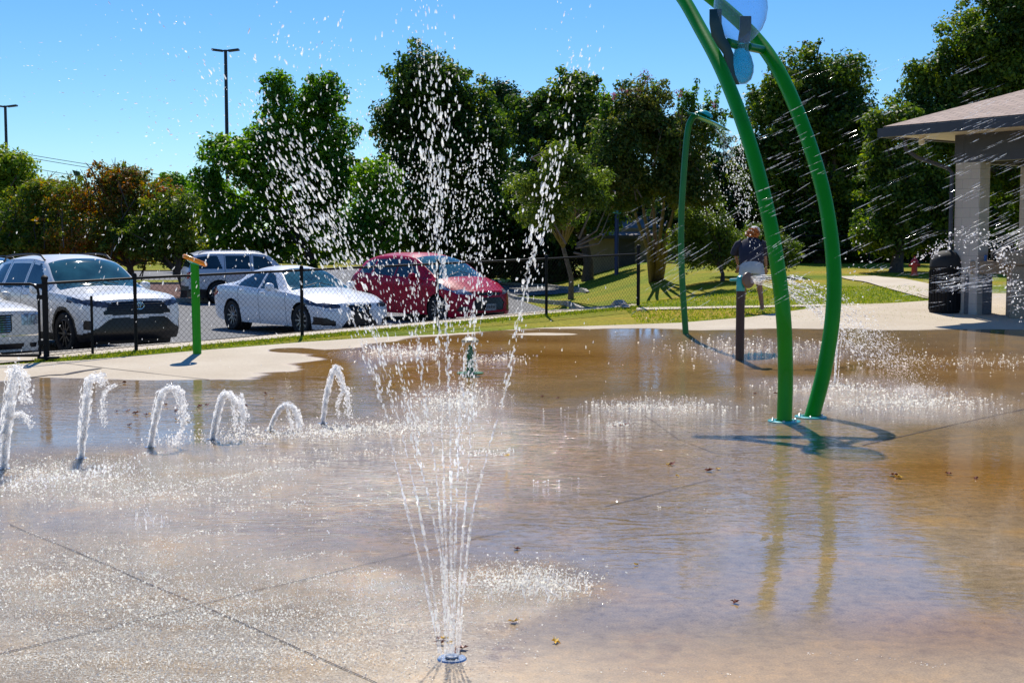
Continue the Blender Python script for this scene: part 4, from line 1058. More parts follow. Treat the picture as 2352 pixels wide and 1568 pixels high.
BIG = dict(L=4.85, W=1.93, R=.38, wheels=(.92, 3.75), paint=M['paint_silver'], gaps=(1.5, 2.65, 3.55), fr=.35, ft=.08, bow=.12,
    zl=[(0, .40), (.6, .36), (4.2, .38), (4.85, .45)],
    zb=[(0, .98), (.25, 1.03), (1.3, 1.10), (2.6, 1.12), (4.5, 1.14), (4.85, 1.05)],
    ze=[(0, .99), (.25, 1.06), (1.3, 1.13), (1.5, 1.18), (2.1, 1.62), (2.7, 1.70), (3.8, 1.70), (4.55, 1.62), (4.75, 1.2), (4.85, 1.08)],
    zt=[(0, 1.02), (.25, 1.1), (1.1, 1.18), (1.42, 1.2), (2.05, 1.68), (2.7, 1.78), (3.8, 1.78), (4.55, 1.70), (4.76, 1.25), (4.85, 1.1)],
    wr=[(0, .85), (1.3, .88), (2.1, .78), (4.4, .77), (4.85, .85)],
    nose=[(.3, .02), (.7, 0), (1.0, .05), (1.8, .08)], ws=(1.46, 2.1), rw=(4.57, 4.75),
    front=[('headlight', [(.55, .78), (.55, .93), (.96, .96), (.96, .8)]), ('grille', [(0, .66), (0, .93), (.5, .93), (.5, .66)]), ('air_intake', [(0, .4), (0, .58), (.6, .58), (.6, .4)])],
    rear=[('tail_light', [(.7, .85), (.7, 1.05), (.97, 1.05), (.97, .85)]), ('cladding', [(0, 0), (0, .6), (1, .6), (1, 0)])],
    side=[('tail_light', [(4.6, .9), (4.6, 1.08), (4.9, 1.08), (4.9, .9)])],
    win=[('window_front', [(1.8, 1.15), (2.15, 1.58), (2.58, 1.63), (2.58, 1.15)]), ('window_rear', [(2.70, 1.15), (2.70, 1.63), (3.50, 1.63), (3.50, 1.16)]), ('window_quarter', [(3.62, 1.17), (3.78, 1.63), (4.45, 1.58), (4.5, 1.17)])],
    clad=.5, mirror=(1.9, 1.2), handles=((2.4, 1.0), (3.35, 1.02)), rails=(2.2, 4.4), silverrail=True, spokes=8, archclad=False, bars=(.48, (.72, .8, .88), 0))
LUX = dict(SEDAN); LUX.update(paint=M['paint_cream'], W=1.9, L=5.0, R=.35, wheels=(.9, 3.95), chromebar=True, hl=M['headlight'],
    zb=[(0, .84), (.2, .88), (.8, .94), (1.5, .98), (3.6, 1.0), (4.6, 1.0), (5.0, .9)], ze=[(0, .86), (.2, .905), (.8, .965), (1.5, 1.01), (2.3, 1.38), (3.0, 1.40), (3.6, 1.34), (4.2, 1.06), (5.0, .92)],
    zt=[(0, .88), (.15, .93), (.6, 1.0), (1.45, 1.06), (2.3, 1.44), (2.9, 1.48), (3.6, 1.42), (4.2, 1.12), (4.9, 1.05), (5.0, .97)],
    wr=[(0, .82), (.4, .86), (1.5, .86), (2.3, .68), (3.6, .66), (4.3, .82), (5.0, .86)], fr=.35, ft=.07, bow=.16, nose=[(.15, .05), (.4, 0), (.8, .02), (.95, .08), (1.5, .1)],
    ws=(1.5, 2.32), rw=(3.62, 4.18), gaps=(1.5, 2.7, 3.6), front=[('grille', [(0, .50), (0, .82), (.34, .82), (.30, .50)]), ('headlight', [(.50, .62), (.50, .82), (.92, .84), (.95, .64)]), ('lower_trim', [(0, .44), (0, .47), (.9, .47), (.9, .44)]), ('air_intake', [(0, .22), (0, .32), (.55, .32), (.5, .22)]), ('air_intake', [(.66, .25), (.66, .33), (.8, .33), (.8, .25)])],
    side=[], win=[('window_front', [(1.9, 1.03), (2.3, 1.30), (2.66, 1.35), (2.66, 1.03)]), ('window_rear', [(2.74, 1.03), (2.74, 1.35), (3.5, 1.30), (3.56, 1.05)])], mirror=(2.0, 1.06), handles=((2.5, .9), (3.4, .92)), bars=(.30, (.54, .58, .62, .66, .70, .74, .78), 0))
LUX.pop('emblem')

def place_car(S, name, label, front, ang, cat='car', scale=1.0, group='cars in the parking lot'):
    """front: (x,y) of bumper centre, ang: heading"""
    t = empty(name, (0, 0, 0), ang, label, cat, group)
    mx, my = front[0] - math.cos(ang) * 2, front[1] - math.sin(ang) * 2
    car(S, t); t.location = (front[0], front[1], terrain(mx, my) - .02); t.scale = (scale,) * 3
    return t
A = lambda dx, dy: math.atan2(dy, dx)
place_car(SUV, 'parked_crossover', 'pearl white crossover with black roof rails and wide black lower grille', (-6.78, 23.75), A(.70, -.72), 'suv', scale=1.08)
place_car(LUX, 'parked_saloon', 'cream white saloon nose with chrome grille at the far left edge behind the gate', (-8.75, 22.0), A(.70, -.72))
place_car(SEDAN, 'parked_sedan', 'bright white sports sedan with spindle shaped grille beside the red hatchback', (-3.3, 28.4), A(.66, -.75), scale=1.07)
place_car(HATCH, 'parked_hatchback', 'ruby red tall hatchback with oval blue badge and front plate', (-.55, 32.9), A(.70, -.72), scale=1.08)
place_car(BIG, 'parked_suv', 'silver boxy SUV with roof rack parked across the lot behind the others', (-6.75, 46.4), A(.93, .37), 'suv')
dk = dict(SUV); dk.update(paint=M['paint_dark'])
place_car(dk, 'parked_crossover', 'dark crossover mostly hidden behind the white crossover, roof just visible', (-12.4, 33.5), A(.70, -.72), 'suv')

# ------------------------------------------------------------------ lamp posts, wires, far things
def lamp(px, ytop, ybase, Y, label, heads=2):
    g = at(px, 560, Y); z0 = terrain(g.x, Y); top = at(px, ytop, Y)
    g = Vector((at(px, ytop, Y).x, Y, z0)); H = top.z - z0
    t = empty('lamp_post', g, 0, label, 'lamp post', 'parking lot lamp posts')
    mb = MB(); mb.tube([(0, 0, -.1), (0, 0, H)], [.11, .085], 8); mb.build('pole', M['lamp'], t)
    mb = MB(); mb.tube([(0, 0, -.05), (0, 0, .6)], .28, 16); mb.build('base', M['kerb'], t)
    for sg in (1, -1):
        mb = MB(); Mr = Matrix.Rotation(-sg * .12, 3, 'Y')
        mb.box((sg * .42, 0, H - .02), (.55, .34, .09), M=Mr); mb.box((sg * .12, 0, H - .04), (.22, .07, .07)); mb.build('lamp_head', M['lamp'], t, smooth=False)
    return t
lamp(518, 115, 600, 68, 'tall dark lamp post with two flat heads rising beside the maple')
lamp(12, 243, 600, 78, 'shorter looking distant lamp post at the left edge of the sky')
g = G(1416, 628); mb = MB(); top = at(1417, 492, g.y)
bp = empty('lamp_post', g, 0, 'blue pole standing in the shade left of the crape myrtle', 'pole'); mb.tube([(0, 0, -.1), (0, 0, top.z - g.z)], .09, 8); mb.build('pole', M['blue'], bp)
mb = MB(); mb.lathe([(.02, 0), (.16, .02), (.18, .1), (.05, .16)], 12, o=(0, 0, top.z - g.z)); mb.build('lamp_head', M['teal'], bp)
for k, (y0, y1) in enumerate([(352, 405), (358, 415), (380, 440)]):
    a = at(-200, y0 - 45, 180); b = at(900, y1 + 50, 220); mb = MB(); pts = []
    for i in range(25):
        s = i / 24; p = a.lerp(b, s); p.z -= 4 * 1.2 * s * (1 - s); pts.append(p)
    mb.tube(pts, .05, 4); o = mb.build('power_line', M['wire'], None); tag(o, ['uppermost thin power line across the left sky', 'middle thin power line across the left sky', 'lowest thin power line across the left sky'][k], 'power line', 'power lines')
# far building with grey hip roof
g = at(1495, 600, 62); z0 = EYE - .95
fb = empty('park_building', (g.x, 62, z0), 0, 'low tan park building with grey hipped roof behind the lawn', 'building')
mb = MB(); mb.box((0, 2.5, .6), (5.9, 4.5, 2.2)); mb.build('wall', M['wall_far'], fb, smooth=False)
mb = MB(); mb.add([(-3.5, -.2, 1.35), (3.5, -.2, 1.35), (3.5, 5.2, 1.35), (-3.5, 5.2, 1.35), (-1.2, 2.5, 2.35), (1.2, 2.5, 2.35)], [(0, 1, 5, 4), (1, 2, 5), (2, 3, 4, 5), (3, 0, 4), (0, 3, 2, 1)]); mb.build('roof', M['roof_far'], fb, smooth=False)
mb = MB(); mb.box((-1.2, .22, .45), (.9, .06, 1.5)); mb.build('door', M['trim'], fb, smooth=False)
mb = MB(); mb.box((0, -.15, 1.27), (7.0, .08, .16)); mb.build('gutter', M['trim'], fb, smooth=False)
g = G(1125, 621); bx = empty('utility_box', g, .1, 'blue metal utility box on the far grass behind the red hatchback', 'box')
mb = MB(); mb.box((0, 0, .28), (1.1, .5, .56)); mb.build('cabinet', M['blue'], bx, smooth=False); mb = MB(); mb.box((0, 0, .585), (1.16, .56, .05)); mb.build('lid', M['trim'], bx, smooth=False)
g = G(2100, 633); hy = empty('fire_hydrant', g, 0, 'small red fire hydrant at the lawn edge left of the black bin', 'hydrant')
mb = MB(); mb.lathe([(.13, 0), (.13, .04), (.09, .05), (.09, .38), (.12, .4), (.11, .46), (.06, .53), (.03, .55), (.03, .6), (0, .6)], 16); mb.build('barrel', M['red'], hy)
mb = MB(); mb.tube([(-.17, 0, .33), (.17, 0, .33)], .045, 10); mb.tube([(0, -.15, .33), (0, 0, .33)], .055, 10); mb.build('outlet', M['red'], hy)
# long dark fence at the back of the right lawn
a = G(1700, 634, 60); bk = empty('back_fence', (0, 0, 0), 0, 'dark low fence in the shade at the back edge of the right lawn', 'fence')
P = [at(x, 633, 50.5) for x in np.linspace(1640, 2350, 9)]
for p in P: 
    p.z = terrain(p.x, p.y); mb = MB(); mb.tube([p, p + Vector((0, 0, 1.1))], .04, 6); mb.build('post', M['black'], bk)
mb = MB(); mb.tube([P[0] + Vector((0, 0, 1.05)), P[-1] + Vector((0, 0, 1.05))], .03, 6); mb.build('rail', M['black'], bk)
mb = MB(); mb.tube([P[0] + Vector((0, 0, .5)), P[-1] + Vector((0, 0, .5))], .03, 6); mb.build('rail', M['black'], bk)

# ------------------------------------------------------------------ pavilion
A0 = Vector((7.94, 28.0, 0)); U = Vector((.57, -.82, 0)).normalized(); Vv = Vector((.82, .57, 0)).normalized()
ZG = terrain(9.5, 28); ZE = 4.30; WP = 8.0
pv = empty('pavilion', (A0.x, A0.y, ZG), 0, 'open picnic pavilion with brown shingle hip roof and pale block columns', 'pavilion')
def P2(u, v, z): return A0 + U * u + Vv * v + Vector((0, 0, z)) - Vector((A0.x, A0.y, ZG))
ap = ZE + .36 * WP / 2
def prism(mb, u0, u1, v0, v1, z0, z1):
    mb.add([P2(u0, v0, z0), P2(u1, v0, z0), P2(u1, v1, z0), P2(u0, v1, z0), P2(u0, v0, z1), P2(u1, v0, z1), P2(u1, v1, z1), P2(u0, v1, z1)], [(0, 3, 2, 1), (4, 5, 6, 7), (0, 1, 5, 4), (1, 2, 6, 5), (2, 3, 7, 6), (3, 0, 4, 7)])
mb = MB(); mb.add([P2(-.04, -.04, ZE + .03), P2(WP + .04, -.04, ZE + .03), P2(WP + .04, WP + .04, ZE + .03), P2(-.04, WP + .04, ZE + .03), P2(WP / 2, WP / 2, ap + .05), P2(-.04, -.04, ZE - .02), P2(WP + .04, -.04, ZE - .02), P2(WP + .04, WP + .04, ZE - .02), P2(-.04, WP + .04, ZE - .02)],
    [(0, 4, 1), (1, 4, 2), (2, 4, 3), (3, 4, 0), (0, 1, 6, 5), (1, 2, 7, 6), (2, 3, 8, 7), (3, 0, 5, 8)])
o = mb.build('roof', M['roof'], pv, smooth=False); bm = bmesh.new(); bm.from_mesh(o.data); bmesh.ops.recalc_face_normals(bm, faces=bm.faces[:]); bm.to_mesh(o.data); bm.free(); quad_uv(o)
mb = MB()
prism(mb, -.12, WP + .12, -.12, -.005, ZE - .2, ZE - .01); prism(mb, -.12, -.005, -.002, WP + .12, ZE - .2, ZE - .01); prism(mb, 0, WP + .12, WP + .005, WP + .12, ZE - .2, ZE - .01); prism(mb, WP + .005, WP + .12, 0, WP, ZE - .2, ZE - .01)
mb.build('gutter', M['trim'], pv, smooth=False)
mb = MB(); prism(mb, 0, WP, 0, WP, ZE - .17, ZE - .14); mb.build('soffit', M['soffit'], pv, smooth=False)
OV = 1.0; BT = 3.42
mb = MB(); prism(mb, OV, OV + .22, OV, WP - OV, ZG + 3.2 - .05, ZE - .175); prism(mb, OV + .225, WP - OV, OV, OV + .22, ZG + 3.2 - .05, ZE - .175)
prism(mb, WP - OV - .22, WP - OV, OV + .225, WP - OV, ZG + 3.2 - .05, ZE - .175); prism(mb, OV + .225, WP - OV - .225, WP - OV - .22, WP - OV, ZG + 3.2 - .05, ZE - .175); mb.build('beam', M['trim'], pv, smooth=False)
for (cu, cv, wu_, wv_) in [(OV + .02, OV + .02, .6, .34), (OV + .02, 3.3, .5, .9), (WP - OV - .6, OV + .02, .58, .34), (WP - OV - .6, WP - OV - .6, .58, .58), (OV + .02, WP - OV - .6, .58, .58)]:
    mb = MB(); prism(mb, cu, cu + wu_, cv, cv + wv_, ZG - .1, ZG + 3.2 - .055); o = mb.build('column', M['column'], pv, smooth=False); bm = bmesh.new(); bm.from_mesh(o.data); bmesh.ops.recalc_face_normals(bm, faces=bm.faces[:]); bm.to_mesh(o.data); bm.free(); quad_uv(o)
mb = MB(); mb.tube([P2(-.05, .7, ZE - .2), P2(-.03, .7, ZE - .42), P2(.2, .8, ZE - .6), P2(.85, .98, ZE - .85), P2(.96, .98, ZE - .95), P2(.96, .98, ZG)], .045, 8); mb.build('downspout', M['trim'], pv)
mb = MB(); mb.lathe([(.0, -.2), (.05, -.19), (.07, -.12), (.05, -.04), (.09, -.02), (.09, 0)], 14, o=P2(.5, .55, ZE - .17)); mb.build('ceiling_light', M['soffit'], pv)
# bin
g = G(2172, 717); bn = empty('litter_bin', g, 0, 'large black domed litter bin in front of the pavilion column', 'bin')
R_ = .345
mb = MB(); mb.lathe([(R_ * .96, 0), (R_, .03), (R_, .92), (R_ * 1.03, .94), (R_ * 1.03, .98)], 32, cap=True); mb.build('bin_body', M['black'], bn)
mb = MB(); mb.lathe([(R_ * 1.02, .98), (R_ * 1.0, 1.08), (R_ * .9, 1.18), (R_ * .65, 1.27), (R_ * .3, 1.31), (0, 1.32)], 32); mb.build('bin_lid', M['blackrub'], bn)
mb = MB()
for k in range(28):
    a = 2 * PI * k / 28; mb.box((R_ * 1.01 * math.cos(a), R_ * 1.01 * math.sin(a), .48), (.02, .035, .84), rz=a)
mb.build('bin_slats', M['black'], bn, smooth=False)
# concrete serving counter
g = G(2226, 722); tb = empty('concrete_table', g, math.radians(-12), 'tan aggregate concrete slab table on grey pedestals beneath the pavilion edge', 'table')
def bev(o, w=.02):
    m_ = o.modifiers.new('bevel', 'BEVEL'); m_.width = w; m_.segments = 2; return o
mb = MB(); mb.box((.75, .35, .985), (1.5, .8, .27)); bev(mb.build('tabletop', M['aggregate'], tb, smooth=False))
for x in (.18, 1.25):
    mb = MB(); mb.box((x, .35, .42), (.55, .6, .848)); bev(mb.build('pedestal', M['aggdark'], tb, smooth=False))
bl = empty('concrete_counter', G(2330, 730), math.radians(-12), 'taller brown concrete counter block at the right edge beside the slab table', 'counter')
mb = MB(); mb.box((.2, .2, 1.22), (1.0, .75, .30)); bev(mb.build('counter_top', M['aggregate'], bl, smooth=False), .04)
mb = MB(); mb.box((.25, .2, .53), (.7, .6, 1.068)); bev(mb.build('base', M['aggregate'], bl, smooth=False))
g2 = Matrix.Rotation(tb.rotation_euler.z, 3, 'Z') @ Vector((.30, 0.1, 1.121)) + g
mb = MB(); mb.lathe([(0, 0), (.035, 0), (.045, .12), (.04, .12), (.032, .01)], 14); o = mb.build('cup', M['cup'], None); o.location = g2; tag(o, 'blue drinking cup standing on the concrete slab table', 'cup')
g2 = Matrix.Rotation(tb.rotation_euler.z, 3, 'Z') @ Vector((.72, .25, 1.121)) + g
mb = MB(); mb.lathe([(0, .0), (.2, 0), (.24, .03), (.25, .12), (.2, .2), (.08, .26), (0, .27)], 16, M=Matrix.Diagonal((1.2, .7, 1))); o = mb.build('bag', M['blackrub'], None); o.location = g2; tag(o, 'dark slumped bag lying on the concrete slab table', 'bag')

# ------------------------------------------------------------------ splash pad play features
def smooth_path(pts, n=60):
    P = np.array([tuple(p) for p in pts]); t = np.zeros(len(P)); t[1:] = np.cumsum(np.linalg.norm(np.diff(P, axis=0), axis=1))
    q = np.linspace(0, t[-1], n); out = []
    # catmull-rom
    for s in q:
        i = min(len(P) - 2, max(0, np.searchsorted(t, s, 'right') - 1)); u = (s - t[i]) / (t[i + 1] - t[i])
        p0, p1, p2, p3 = P[max(i - 1, 0)], P[i], P[i + 1], P[min(i + 2, len(P) - 1)]
        out.append(Vector(.5 * ((2 * p1) + (-p0 + p2) * u + (2 * p0 - 5 * p1 + 4 * p2 - p3) * u * u + (-p0 + 3 * p1 - 3 * p2 + p3) * u ** 3)))
    return out
b1 = G(1801, 968); b2 = G(1862, 958)
ar = empty('water_arch', b1, 0, 'tall bright green tubular arch of two curved legs rising out of frame', 'splash arch')
l1 = [b1 - Vector((0, 0, .05)), at(1804, 850, 13.6), at(1797, 700, 13.6), at(1770, 520, 13.75), at(1722, 330, 14.25), at(1662, 170, 15.0), at(1605, 60, 15.7), at(1560, -15, 16.2), at(1500, -80, 16.8), at(1420, -120, 17.2)]
l2 = [b2 - Vector((0, 0, .05)), at(1893, 850, 14.05), at(1913, 720, 14.15), at(1914, 600, 14.3), at(1893, 450, 14.6), at(1848, 300, 15.0), at(1792, 170, 15.5), at(1733, 85, 16.0), at(1640, 0, 16.5), at(1540, -70, 16.9), at(1420, -120, 17.2)]
mb = MB(); mb.tube([p - b1 for p in smooth_path(l1, 90)], .079, 20); mb.build('front_leg', M['green'], ar)
mb = MB(); mb.tube([p - b1 for p in smooth_path(l2, 90)], .082, 20); mb.build('rear_leg', M['green'], ar)
for bb in (b1, b2):
    mb = MB(); mb.lathe([(.17, .0), (.17, .012), (.165, .014), (.09, .016)], 32, o=bb - b1); bp_ = mb.build('base_plate', M['teal'], ar)
    for k in range(6):
        mb = MB(); a = 2 * PI * k / 6 + .3; mb.lathe([(.014, .012), (.014, .026), (.008, .030), (0, .030)], 6, o=bb - b1 + Vector((.135 * math.cos(a), .135 * math.sin(a), 0))); mb.build('bolt', M['steel'], bp_)
# pivot stubs
Yb = 15.4
s1 = [at(1672, 98, 15.25), at(1692, 104, Yb)]; s2 = [at(1752, 115, 15.75), at(1718, 108, Yb)]
mb = MB(); mb.tube([p - b1 for p in s1], .05, 12); mb.tube([p - b1 for p in s2], .05, 12); mb.build('pivot', M['green_dark'], ar)
# tipping bucket
bc = at(1703, 108, Yb); bk_ = empty('tipping_bucket', bc, 0, 'clear blue hourglass tipping bucket held between the arch legs', 'bucket')
Mt = Matrix.Rotation(math.radians(-4), 3, 'Y') @ Matrix.Rotation(math.radians(12), 3, 'X')
prof = [(0, -.43), (.05, -.425), (.105, -.38), (.135, -.30), (.14, -.22), (.115, -.12), (.085, -.05), (.08, 0), (.10, .05), (.16, .10), (.24, .19), (.29, .30), (.31, .42), (.30, .55), (.28, .66)]
mb = MB(); mb.lathe(prof, 36, M=Mt); mb.build('bowl', M['acrylic'], bk_)
mb = MB(); mb.lathe([(0, -.425), (.05, -.415), (.10, -.375), (.128, -.30), (.133, -.22), (.110, -.12), (.080, -.05), (.075, 0), (.09, .04), (0, .045)], 30, M=Mt); mb.build('water', M['acrylic_teal'], bk_)
M['strap'] = pm('dark_teal_strap', (.006, .035, .045), .3)
for (rows_, Yr) in (([(1629, 1657, 22), (1629, 1657, 55), (1634, 1664, 84), (1646, 1676, 104), (1661, 1684, 125), (1664, 1684, 150), (1672, 1688, 172), (1686, 1698, 195)], Yb - .16), ([(1699, 1725, 38), (1698, 1725, 70), (1694, 1722, 95), (1690, 1708, 112)], Yb + .16)):
    mb = MB(); vs = []; fs = []
    for i, (xa, xb, yy) in enumerate(rows_):
        vs += [at(xa, yy, Yr) - bc, at(xb, yy, Yr) - bc]
        if i: fs.append((2 * i - 2, 2 * i - 1, 2 * i + 1, 2 * i))
    mb.add(vs, fs); o = mb.build('side_strap', M['strap'], bk_); sm = o.modifiers.new('solid', 'SOLIDIFY'); sm.thickness = .03
    sb = o.modifiers.new('bevel', 'BEVEL'); sb.width = .006; sb.segments = 2

# far cane with tilted teal disc
g = G(1575, 766); Yc = g.y
cn = empty('water_cane', g, 0, 'slim dark green hooked pole with tilted teal leaf disc dripping water', 'splash post')
mb = MB(); pts = [g, at(1566, 620, Yc), at(1565, 500, Yc), at(1572, 380, Yc), at(1580, 300, Yc), at(1590, 272, Yc), at(1606, 262, Yc), at(1622, 264, Yc)]
mb.tube([p - g for p in smooth_path(pts, 50)], .056, 14); mb.build('pole', M['green_dark'], cn)
dc = at(1628, 278, Yc); Md = Matrix.Rotation(math.radians(24), 3, 'Y') @ Matrix.Rotation(math.radians(4), 3, 'X')
mb = MB(); mb.lathe([(0, .03), (.12, .025), (.3, .012), (.42, -.008), (.44, -.012), (.42, -.018), (.3, 0), (0, .015)], 36, M=Md, o=dc - g); mb.build('leaf_disc', M['tealdisc'], cn)
mb = MB(); mb.lathe([(.15, .03), (.13, .07), (.07, .10), (0, .11)], 20, M=Md, o=at(1618, 268, Yc) - g); mb.build('dome_cap', M['teal'], cn)

# small post with orange ring
g = G(453, 812); sp_o = empty('spray_post', g, 0, 'short green post topped by a tilted orange ringed disc near the fence', 'splash post')
tp = at(447, 604, g.y) - g
mb = MB(); mb.tube([(0, 0, -.03), tp], .068, 16); mb.build('post', M['green'], sp_o)
Mo = Matrix.Rotation(math.radians(22), 3, 'Y') @ Matrix.Rotation(math.radians(-6), 3, 'X'); oc = tp + Vector((0, 0, .03))
mb = MB(); mb.tube([Mo @ Vector((.17 * math.cos(a), .17 * math.sin(a), .012)) + oc for a in np.linspace(0, 2 * PI, 33)], .036, 10, cap=False); mb.build('ring', M['orange'], sp_o)
mb = MB(); mb.lathe([(0, .03), (.08, .028), (.16, .012), (.16, -.01), (.06, -.05)], 24, M=Mo, o=oc); mb.build('disc', M['teal'], sp_o)

# mushroom nozzle
g = G(1080, 857); ms = empty('mushroom_nozzle', g, 0, 'low mushroom shaped fountain with cream cap and green stem', 'fountain nozzle')
mb = MB(); mb.lathe([(.10, 0), (.095, .02), (.055, .03), (.05, .28), (.04, .33), (.02, .40)], 20); mb.build('stem', M['green_dark'], ms)
mb = MB(); mb.lathe([(.0, .43), (.06, .41), (.115, .42), (.128, .445), (.12, .475), (.08, .50), (.03, .512), (0, .513)], 32); mb.build('cap', M['mushroom'], ms)
mb = MB(); mb.lathe([(.19, .0), (.19, .01), (.1, .012)], 24); mb.build('base_plate', M['green_dark'], ms)

# water cannon
g = G(1699, 826); wc = empty('water_cannon', g, 0, 'brown post with teal swivel head and round tan spray nozzle', 'water cannon')
H = (at(1699, 668, g.y) - g).z
mb = MB(); mb.tube([(0, 0, -.02), (0, 0, H)], .066, 20); mb.build('post', M['brownp'], wc)
mb = MB(); mb.lathe([(.067, H), (.067, H + .17), (.055, H + .22), (.03, H + .235), (0, H + .24)], 20); mb.build('head', M['teal'], wc)
mb = MB(); mb.tube([(-.165, .02, H + .165), (-.155, .015, H + .165), (.05, -.02, H + .175)], [.014, .024, .026], 12); mb.build('handle', M['teal'], wc)
dn = Vector((.62, -.75, .12)).normalized(); Mc = dn.to_track_quat('Z', 'Y').to_matrix(); nc = Vector((.105, -.05, H + .165))
mb = MB(); mb.lathe([(.04, -.10), (.06, -.06), (.115, -.03), (.125, -.005), (.12, .015), (.10, .02), (0, .022)], 28, M=Mc, o=nc); mb.build('nozzle_disc', M['bronze'], wc)
cannon_o = g + nc; 

# ------------------------------------------------------------------ water
def drops(P, r, dirs=None, elong=1.0, hi=True, jit=.25, seed=0):
    """thin curved flakes of water at P (n,3), radius r (n,), stretched along dirs; thin so that the low sun shines through them"""
    rg = np.random.default_rng(seed); n = len(P); K = 8 if hi else 6
    r = np.broadcast_to(r, (n,)); el = np.broadcast_to(elong, (n,))
    if dirs is None: dirs = rg.normal(size=(n, 3))
    dirs = np.broadcast_to(dirs, (n, 3)).astype(float); dirs = dirs / np.linalg.norm(dirs, axis=1)[:, None]
    nn = np.array([0, -1.0, .25]) + rg.normal(0, .55, (n, 3)); nn -= dirs * (nn * dirs).sum(1)[:, None]; nn /= np.linalg.norm(nn, axis=1)[:, None]
    a = np.cross(dirs, nn); w_ = 2 * PI * np.arange(K) / K
    sh = 1 + rg.normal(0, jit, (n, K, 1)) * .7
    ring = (a[:, None] * np.cos(w_)[None, :, None] + dirs[:, None] * np.sin(w_)[None, :, None] * el[:, None, None]) * r[:, None, None] * sh + P[:, None]
    cen = P[:, None] + nn[:, None] * r[:, None, None] * .55
    V = np.concatenate([ring, cen], 1); f0 = np.array([(k, (k + 1) % K, K) for k in range(K)])
    Fc = f0[None] + (np.arange(n) * (K + 1))[:, None, None]
    return V.reshape(-1, 3), Fc.reshape(-1, 3)
def ribbon(mb, pts, widths, tw=0.0, ph=0.0):
    """thin twisting strand of water"""
    b0 = len(mb.v)
    for i, p in enumerate(pts):
        t = (pts[min(i + 1, len(pts) - 1)] - pts[max(i - 1, 0)]).normalized(); s_ = Vector((0, -1, .2)).cross(t).normalized(); u_ = s_.cross(t)
        c_ = math.cos(ph + tw * i) * .0; d = (s_ + u_ * .5 * math.sin(ph + tw * i)).normalized() * widths[i] * (.55 + .45 * abs(math.cos(ph + tw * i)))
        mb.v += [tuple(p - d), tuple(p + u_ * widths[i] * .5), tuple(p + d)]
        if i:
            k = b0 + 3 * i; mb.f += [(k - 3, k - 2, k + 1, k), (k - 2, k - 1, k + 2, k + 1)]
def join(parts):
    Vs, Fs, k = [], [], 0
    for v, f in parts: Vs.append(v); Fs.append(f + k); k += len(v)
    return np.vstack(Vs), np.vstack(Fs)
def W_(px, py, Y): return np.array(at(px, py, Y))
def gauss_region(c, cov_a, cov_b, n, Y, ysp=.3, rg=rng):
    """n points around pixel c with principal half-axes vectors (image units)"""
    u = rg.normal(size=n); v = rg.normal(size=n); yy = Y + rg.normal(0, ysp, n)
    return np.array([W_(c[0] + u[i] * cov_a[0] + v[i] * cov_b[0], c[1] + u[i] * cov_a[1] + v[i] * cov_b[1], yy[i]) for i in range(n)])
def off(V, o): return V - np.array(o)

# --- near fountain
g = G(1038, 1512); nf = empty('water_fountain', g, 0, 'tall near fountain of thin jets spraying from a steel floor nozzle', 'fountain')
mb = MB(); mb.lathe([(0, .004), (.045, .006), (.062, .006), (.068, .0)], 28); mb.lathe([(.03, .008), (.03, .016), (.0, .018)], 16); mb.build('nozzle_plate', M['steel'], nf)
streams = [  # image targets along each jet
    [(1010, 1500), (975, 1330), (915, 1090), (880, 930), (820, 760), (740, 560), (640, 330)], [(1014, 1504), (985, 1290), (945, 1090), (905, 930), (855, 760), (760, 520), (680, 300)],
    [(1024, 1508), (1012, 1280), (965, 1060), (925, 880), (880, 700), (860, 560)],
    [(1028, 1510), (1020, 1300), (1000, 1080), (975, 900), (955, 740), (930, 560), (905, 380)], [(1034, 1510), (1025, 1280), (1018, 1060), (1010, 880), (1005, 700), (1000, 420), (985, 180), (965, 0)],
    [(1038, 1511), (1036, 1280), (1035, 1050), (1030, 860), (1022, 660), (1010, 420), (1000, 140)], [(1042, 1511), (1045, 1290), (1052, 1080), (1060, 900), (1075, 740), (1085, 560)],
    [(1048, 1510), (1058, 1300), (1075, 1080), (1085, 900), (1090, 760), (1100, 500), (1110, 330)], [(1052, 1510), (1066, 1350), (1085, 1180), (1125, 1020), (1160, 900), (1190, 740), (1215, 610), (1260, 440), (1290, 280), (1330, 120)]]
parts = []; rg = np.random.default_rng(21)
